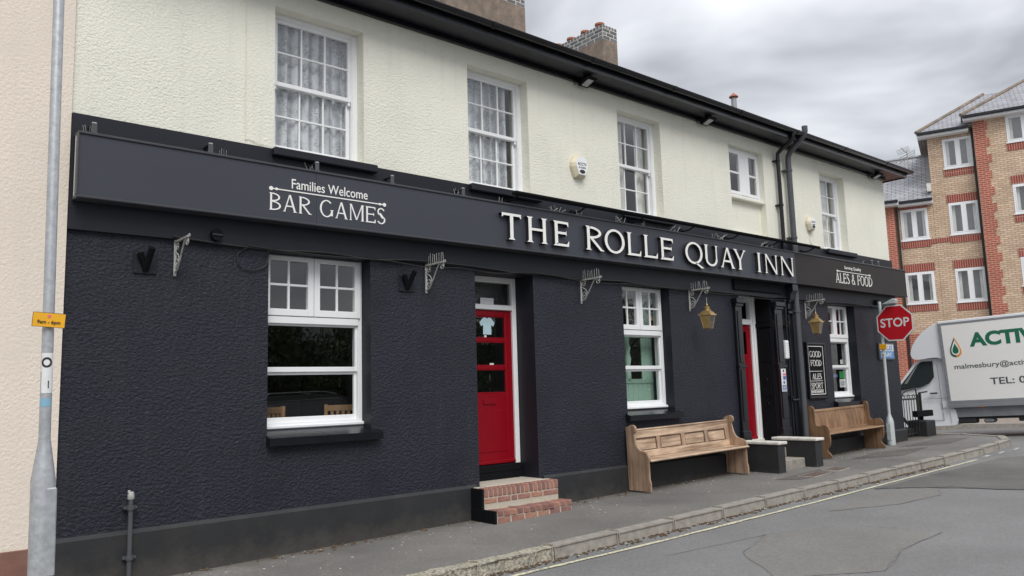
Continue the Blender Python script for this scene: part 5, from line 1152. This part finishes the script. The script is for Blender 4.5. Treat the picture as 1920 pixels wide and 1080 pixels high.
# local x runs along the facade away from the camera's right; local y is depth behind the facade (after the turn, -y faces us)
def win(x0, x1, z0, z1, y, lintel=True):
    w = part('window', 'white', fb, lambda b: (frame_rect(b, x0, x1, z0, z1, y-.02, y+.06, .06, .06, .07, .06), b.box((x0+x1)/2-.05, (x0+x1)/2+.05, y-.025, y+.06, z0+.07, z1-.06), b.box(x0-.04, x1+.04, y-.05, y+.02, z0-.03, z0+.02)))
    m = (x0+x1)/2
    for a, c in ((x0+.06, m-.05), (m+.05, x1-.06)):
        part('casement', 'white', w, lambda b: frame_rect(b, a, c, z0+.07, z1-.06, y-.03, y+.02, .035, .035, .04, .04))
        MB().quad((a, y+.0, z0+.07), (c, y+.0, z0+.07), (c, y+.0, z1-.06), (a, y+.0, z1-.06)).build('pane', 'glass_clear', w, fix=False)
        part('curtain', 'curtain_pale', w, lambda b: b.box(a-.02 if a < m else c-.13, a+.14 if a < m else c+.02, y+.14, y+.16, z0, z1))
    MB().box(x0, x1, y+.3, y+.32, z0, z1).build('room_dark', 'chassis', w)
    pbox('soldier_course', 'brick_soldier', fb, x0-.04, x1+.04, y-.022, y+.05, z0-.29, z0-.03)
    if lintel: pbox('soldier_course', 'brick_soldier', fb, x0-.04, x1+.04, y-.022, y+.05, z1+.01, z1+.31)
def face(name, x0, x1, z0, z1, y, holes, m):
    def f(b):
        wall(b, x0, x1, z0, z1, holes, y=y)
        for h in holes: reveal(b, h, .3, y)
    return part(name, m, fb, f)
# facade: u grows away to the left of the picture, so local x = -u is used (left -> right in the picture)
# after the z rotation local x points along -u and local -y faces the pub
fb.rotation_euler = (0, 0, R(19.7-90))
H1 = [(.62, 1.58, 9.35, 10.48), (.62, 1.58, 6.86, 8.05), (.62, 1.58, 4.37, 5.60), (.62, 1.58, 1.0, 2.2)]
H2 = [(-1.0, -.09, 6.82, 8.0), (-1.02, -.06, 4.42, 5.60), (-1.0, -.06, 1.0, 2.2)]
H3 = [(2.66, 3.75, 9.90, 10.88), (2.66, 3.75, 7.31, 8.37), (2.66, 3.75, 4.76, 5.77), (2.66, 3.75, 1.2, 2.3)]
face('wall', -.0+.13, 1.64, 3.3, 10.8, 0, [h for h in H1 if h[2] > 3], 'brick_yellow'); face('wall', -1.52, .13, 3.3, 8.25, .012, [h for h in H2 if h[2] > 3], 'brick_yellow'); face('wall', 1.64, 9.0, 3.3, 11.0, -.35, [h for h in H3 if h[2] > 3]+[(6.2, 7.3, z0, z1) for _, _, z0, z1 in H3 if z0 > 3], 'brick_yellow')
face('base_wall', -1.52, 1.64, -1.5, 3.3, .006, [H1[3], H2[2]], 'brick_red'); face('base_wall', 1.64, 9.0, -1.5, 3.3, -.352, [H3[3]], 'brick_red')
for h in H1: win(*h, 0., h[2] < 9)
for h in H2: win(*h, .012)
for h in H3: win(*h, -.35)
for h in H3[:3]: win(6.2, 7.3, h[2], h[3], -.35)
pbox('soldier_course', 'brick_soldier', fb, -1.15, 1.60, -.014, .05, 6.62, 6.80)
part('return_wall', 'brick_yellow', fb, lambda b: (b.quad((1.64, -.35, -1.5), (1.64, .02, -1.5), (1.64, .02, 11), (1.64, -.35, 11)), b.quad((.13, 0, 8.2), (.13, 9, 8.2), (.13, 9, 10.8), (.13, 0, 10.8)), b.quad((9, -.35, -1.5), (9, 9, -1.5), (9, 9, 11), (9, -.35, 11)), b.quad((-6, 9, -1.5), (9, 9, -1.5), (9, 9, 8), (-6, 9, 8))))
for i in range(26):     # toothed red quoins on the projecting block
    z = 3.3+i*.3; wq = .34 if i % 2 else .44
    pbox('quoin', 'brick_red', fb, 1.655, 1.655+wq+.02*(i % 3), -.366, -.30, z, z+.2995)
part('left_wing', 'brick_red', fb, lambda b: b.box(-6, -1.19, -.25, 9, -1.5, 8.15))
pbox('downpipe', 'ink', fb, 1.56, 1.64, -.12, -.02, -1, 10.7); pbox('downpipe', 'ink', fb, -1.14, -1.07, -.10, -.03, -1, 8.1)
# eaves and roofs
def eave(x0, x1, y0, z):
    pbox('fascia', 'white', fb, x0, x1, y0-.33, y0+.02, z-.02, z+.12, c=.01); pbox('eaves_gutter', 'black_gloss', fb, x0, x1, y0-.42, y0-.33, z+.06, z+.17, c=.02)
eave(-.18, 1.5, 0, 10.62); eave(1.35, 9.3, -.35, 10.9); eave(-1.05, .13, .01, 8.12); eave(-6.2, -1.0, -.25, 8.15)
def slope(b, P): b.add(P, [tuple(range(len(P)))])
def roofpart(P, name='roof'):
    """each slope has its own object frame so that the slate courses follow it"""
    P = [Vector(p) for p in P]; xa = (P[1]-P[0]).normalized(); n = (P[1]-P[0]).cross(P[-1]-P[0]).normalized(); ya = n.cross(xa)
    loc = [((p-P[0]).dot(xa), (p-P[0]).dot(ya), 0) for p in P]; o = MB().add(loc, [tuple(range(len(P)))]).build(name, 'slate', fb, fix=False)
    m = Matrix((xa, ya, n)).transposed().to_4x4(); m.translation = P[0]; o.matrix_local = m; return o
roofpart([(-.2, -.38, 10.78), (1.7, -.38, 10.78), (4, 3.2, 12.9), (2.2, 3.2, 12.9)]); roofpart([(-.2, 9, 10.78), (-.2, -.38, 10.78), (2.2, 3.2, 12.9), (2.2, 6, 12.9)])
roofpart([(1.3, -.75, 11.06), (9.4, -.75, 11.06), (7.2, 3.2, 13.4), (4.2, 3.2, 13.4)]); roofpart([(1.3, 9, 11.06), (1.3, -.75, 11.06), (4.2, 3.2, 13.4), (4.2, 6, 13.4)])
roofpart([(-6.2, -.36, 8.28), (.13, -.36, 8.28), (.13, 2.6, 10.6), (-4.0, 2.6, 10.6)])
for p, q in (((-.2, -.38, 10.8), (2.2, 3.2, 12.92)), ((1.3, -.75, 11.08), (4.2, 3.2, 13.42))): part('hip_tile', 'chimney_render', fb, lambda b: b.tube([p, q], .07, 6))
part('hip_tile', 'lead', fb, lambda b: b.tube([(-4, 2.6, 10.62), (.13, 2.6, 10.62)], .07, 6))
pbox('vent_box', 'offwhite', fb, -.02, .13, -.3, -.02, 8.55, 8.85)

# far pavement in front of the flats
fp = MB(); n_ = Vector((-math.cos(R(-19.7)), math.sin(R(-19.7)), 0)); u_ = Vector((math.sin(R(-19.7)), math.cos(R(-19.7)), 0)); P0 = Vector((31, 4, 0))
A = [P0+n_*-1+u_*-16, P0+n_*-1+u_*30, P0+n_*4.2+u_*30, P0+n_*4.2+u_*-16]
zf = lambda p: .27-.03*max(-2, min(10, p.y))
fp.add([(p.x, p.y, zf(p)) for p in A]+[(p.x, p.y, zf(p)-1) for p in A], [(0, 1, 2, 3), (0, 1, 5, 4), (1, 2, 6, 5), (2, 3, 7, 6), (3, 0, 4, 7)])
struct(fp.build('far_pavement', 'kerb', None))

# ------------------------------------------------------------------ across the street, seen in the window panes
def tree(x, y, h, label, seed):
    random.seed(seed); t = thing('street_tree', label, 'tree', (x, y, zr(x, y)), random.uniform(0, 6), 'trees across the street')
    part('trunk', 'bark', t, lambda b: (b.tube([(0, 0, -.2), (.05, 0, h*.2), (-.03, .05, h*.45), (.05, .02, h*.75)], [.22, .17, .12, .05], 8), [b.tube([(0, 0, h*k), (math.cos(a)*h*.13, math.sin(a)*h*.13, h*(k+.12)), (math.cos(a)*h*.24, math.sin(a)*h*.24, h*(k+.2))], [.09, .06, .02], 6) for k, a in ((.3, .4), (.36, 2.4), (.42, 4.2), (.5, 1.3), (.55, 5.4))]), True)
    b = MB(); cl = [(Vector((math.cos(a)*r*h, math.sin(a)*r*h, z*h)), s*h) for a, r, z, s in [(random.uniform(0, 6.28), random.uniform(.05, .36), random.uniform(.12, .86), random.uniform(.13, .22)) for _ in range(26)]]
    for c, s in cl:
        for _ in range(420):
            v = Vector((random.gauss(0, 1), random.gauss(0, 1), random.gauss(0, 1))).normalized()*s*random.uniform(.4, 1)**.5
            p = c+v; q = random.uniform(.06, .13); a = Vector((random.gauss(0, 1), random.gauss(0, 1), random.gauss(0, 1))).normalized(); d_ = a.orthogonal().normalized()
            b.add([p-a*q, p-d_*q*.5, p+a*q, p+d_*q*.5], [(0, 1, 2, 3)])
    b.build('crown', 'leaf', t, fix=False)
for i, (x, y, h) in enumerate(((9, -27, 5.2), (12.6, -26, 5.0), (16, -27, 5.4), (19.6, -26, 5.2), (24, -26, 6.4), (30, -25, 9), (38, -25, 10.5))):
    tree(x, y, h, 'leafy tree across the street, number %d from the left as reflected in the windows' % (i+1) if False else ['leafy tree across the street opposite the neighbour house', 'leafy tree across the street opposite the left pub window', 'leafy tree across the street opposite the first red door', 'leafy tree across the street opposite the middle window', 'leafy tree across the street opposite the pub entrance', 'tall leafy tree across the street opposite the pub corner', 'tall leafy tree across the street beyond the side street'][i], 20+i)
random.seed(3)
wh_ = thing('warehouse', 'long low dark brick warehouse added across the street behind the trees to darken the window reflections', 'building', (24, -33, zr(24, -33)))  # added as a dark backdrop, closing sky gaps between the reflected crowns
part('wall', 'brick_grey', wh_, lambda b: b.box(-34, 34, -8, 0, -1, 4.6)); part('roof', 'slate_pub', wh_, lambda b: b.prism([(.4, 4.5), (-4, 6.4), (-8.4, 4.5)], lambda p, q, d: (d, p, q), -34.5, 34.5))
for i in range(12):
    w_ = MB().box(-31+i*5.6, -29.4+i*5.6, 0, .04, 1.2, 3.2).build('window', 'white', wh_); MB().box(-30.9+i*5.6, -29.5+i*5.6, .035, .05, 1.3, 3.1).build('pane', 'van_glass', w_)
car = thing('parked_car', 'dark estate car parked across the street, reflected in the left window', 'car', (9.4, -10.2, zr(9.4, -10.2)))
def f(b):
    P = smooth_poly([(-2.25, .35, 1), (-2.3, .7), (-2.22, .98), (-2.0, 1.06), (2.15, .92), (2.28, .7), (2.25, .35, 1)], 3)
    b.prism(P, lambda p, q, d: (p, d, q), -.9, .9)
part('body', 'car_paint', car, f, True)
def f(b):
    P = [(-2.1, 1.03), (-1.75, 1.55), (-1.5, 1.64), (.2, 1.66), (.5, 1.6), (1.25, 1.0)]; n = len(P)
    b.add([(p, -.88+.2*(q-1), q) for p, q in P]+[(p, .88-.2*(q-1), q) for p, q in P], [tuple(range(n)), tuple(range(n, 2*n))[::-1]]+[(i, (i+1) % n, n+(i+1) % n, n+i) for i in range(n)])
part('cabin', 'car_paint', car, f)
for s in (-1, 1):
    part('roof_rail', 'galv', car, lambda b: b.tube([(-1.6, s*.68, 1.63), (-1.4, s*.68, 1.70), (.0, s*.68, 1.72), (.3, s*.68, 1.66)], .018, 6), True)
    part('window_trim', 'galv', car, lambda b: b.tube([(-1.85, s*.885, 1.08), (-1.6, s*.79, 1.5), (.35, s*.78, 1.56), (1.1, s*.89, 1.06), (-1.85, s*.895, 1.08)], .012, 5))
    part('side_glass', 'chassis', car, lambda b: b.add([(-1.75, s*.882, 1.1), (-1.55, s*.80, 1.47), (.3, s*.79, 1.53), (1.0, s*.882, 1.1)], [(0, 1, 2, 3)]))
    for wx in (-1.4, 1.4):
        wh = part('wheel', 'rubber', car, lambda b: b.prism([(wx+.33*math.cos(k*math.pi/12), .33+.33*math.sin(k*math.pi/12)) for k in range(24)], lambda p, q, d: (p, d, q), s*.72, s*.92))
        part('rim', 'galv', wh, lambda b: b.prism([(wx+.21*math.cos(k*math.pi/12), .33+.21*math.sin(k*math.pi/12)) for k in range(24)], lambda p, q, d: (p, d, q), s*.9, s*.925))
    part('headlight', 'sticker', car, lambda b: b.box(2.1, 2.29, s*.55, s*.8, .72, .84, .02)); part('tail_light', 'stop_red', car, lambda b: b.box(-2.31, -2.2, s*.62, s*.85, .8, .98, .02))
lamp_post(7.4, -13.5, 'galvanised lamp post across the street, reflected in the left window', zr(7.4, -13.5))
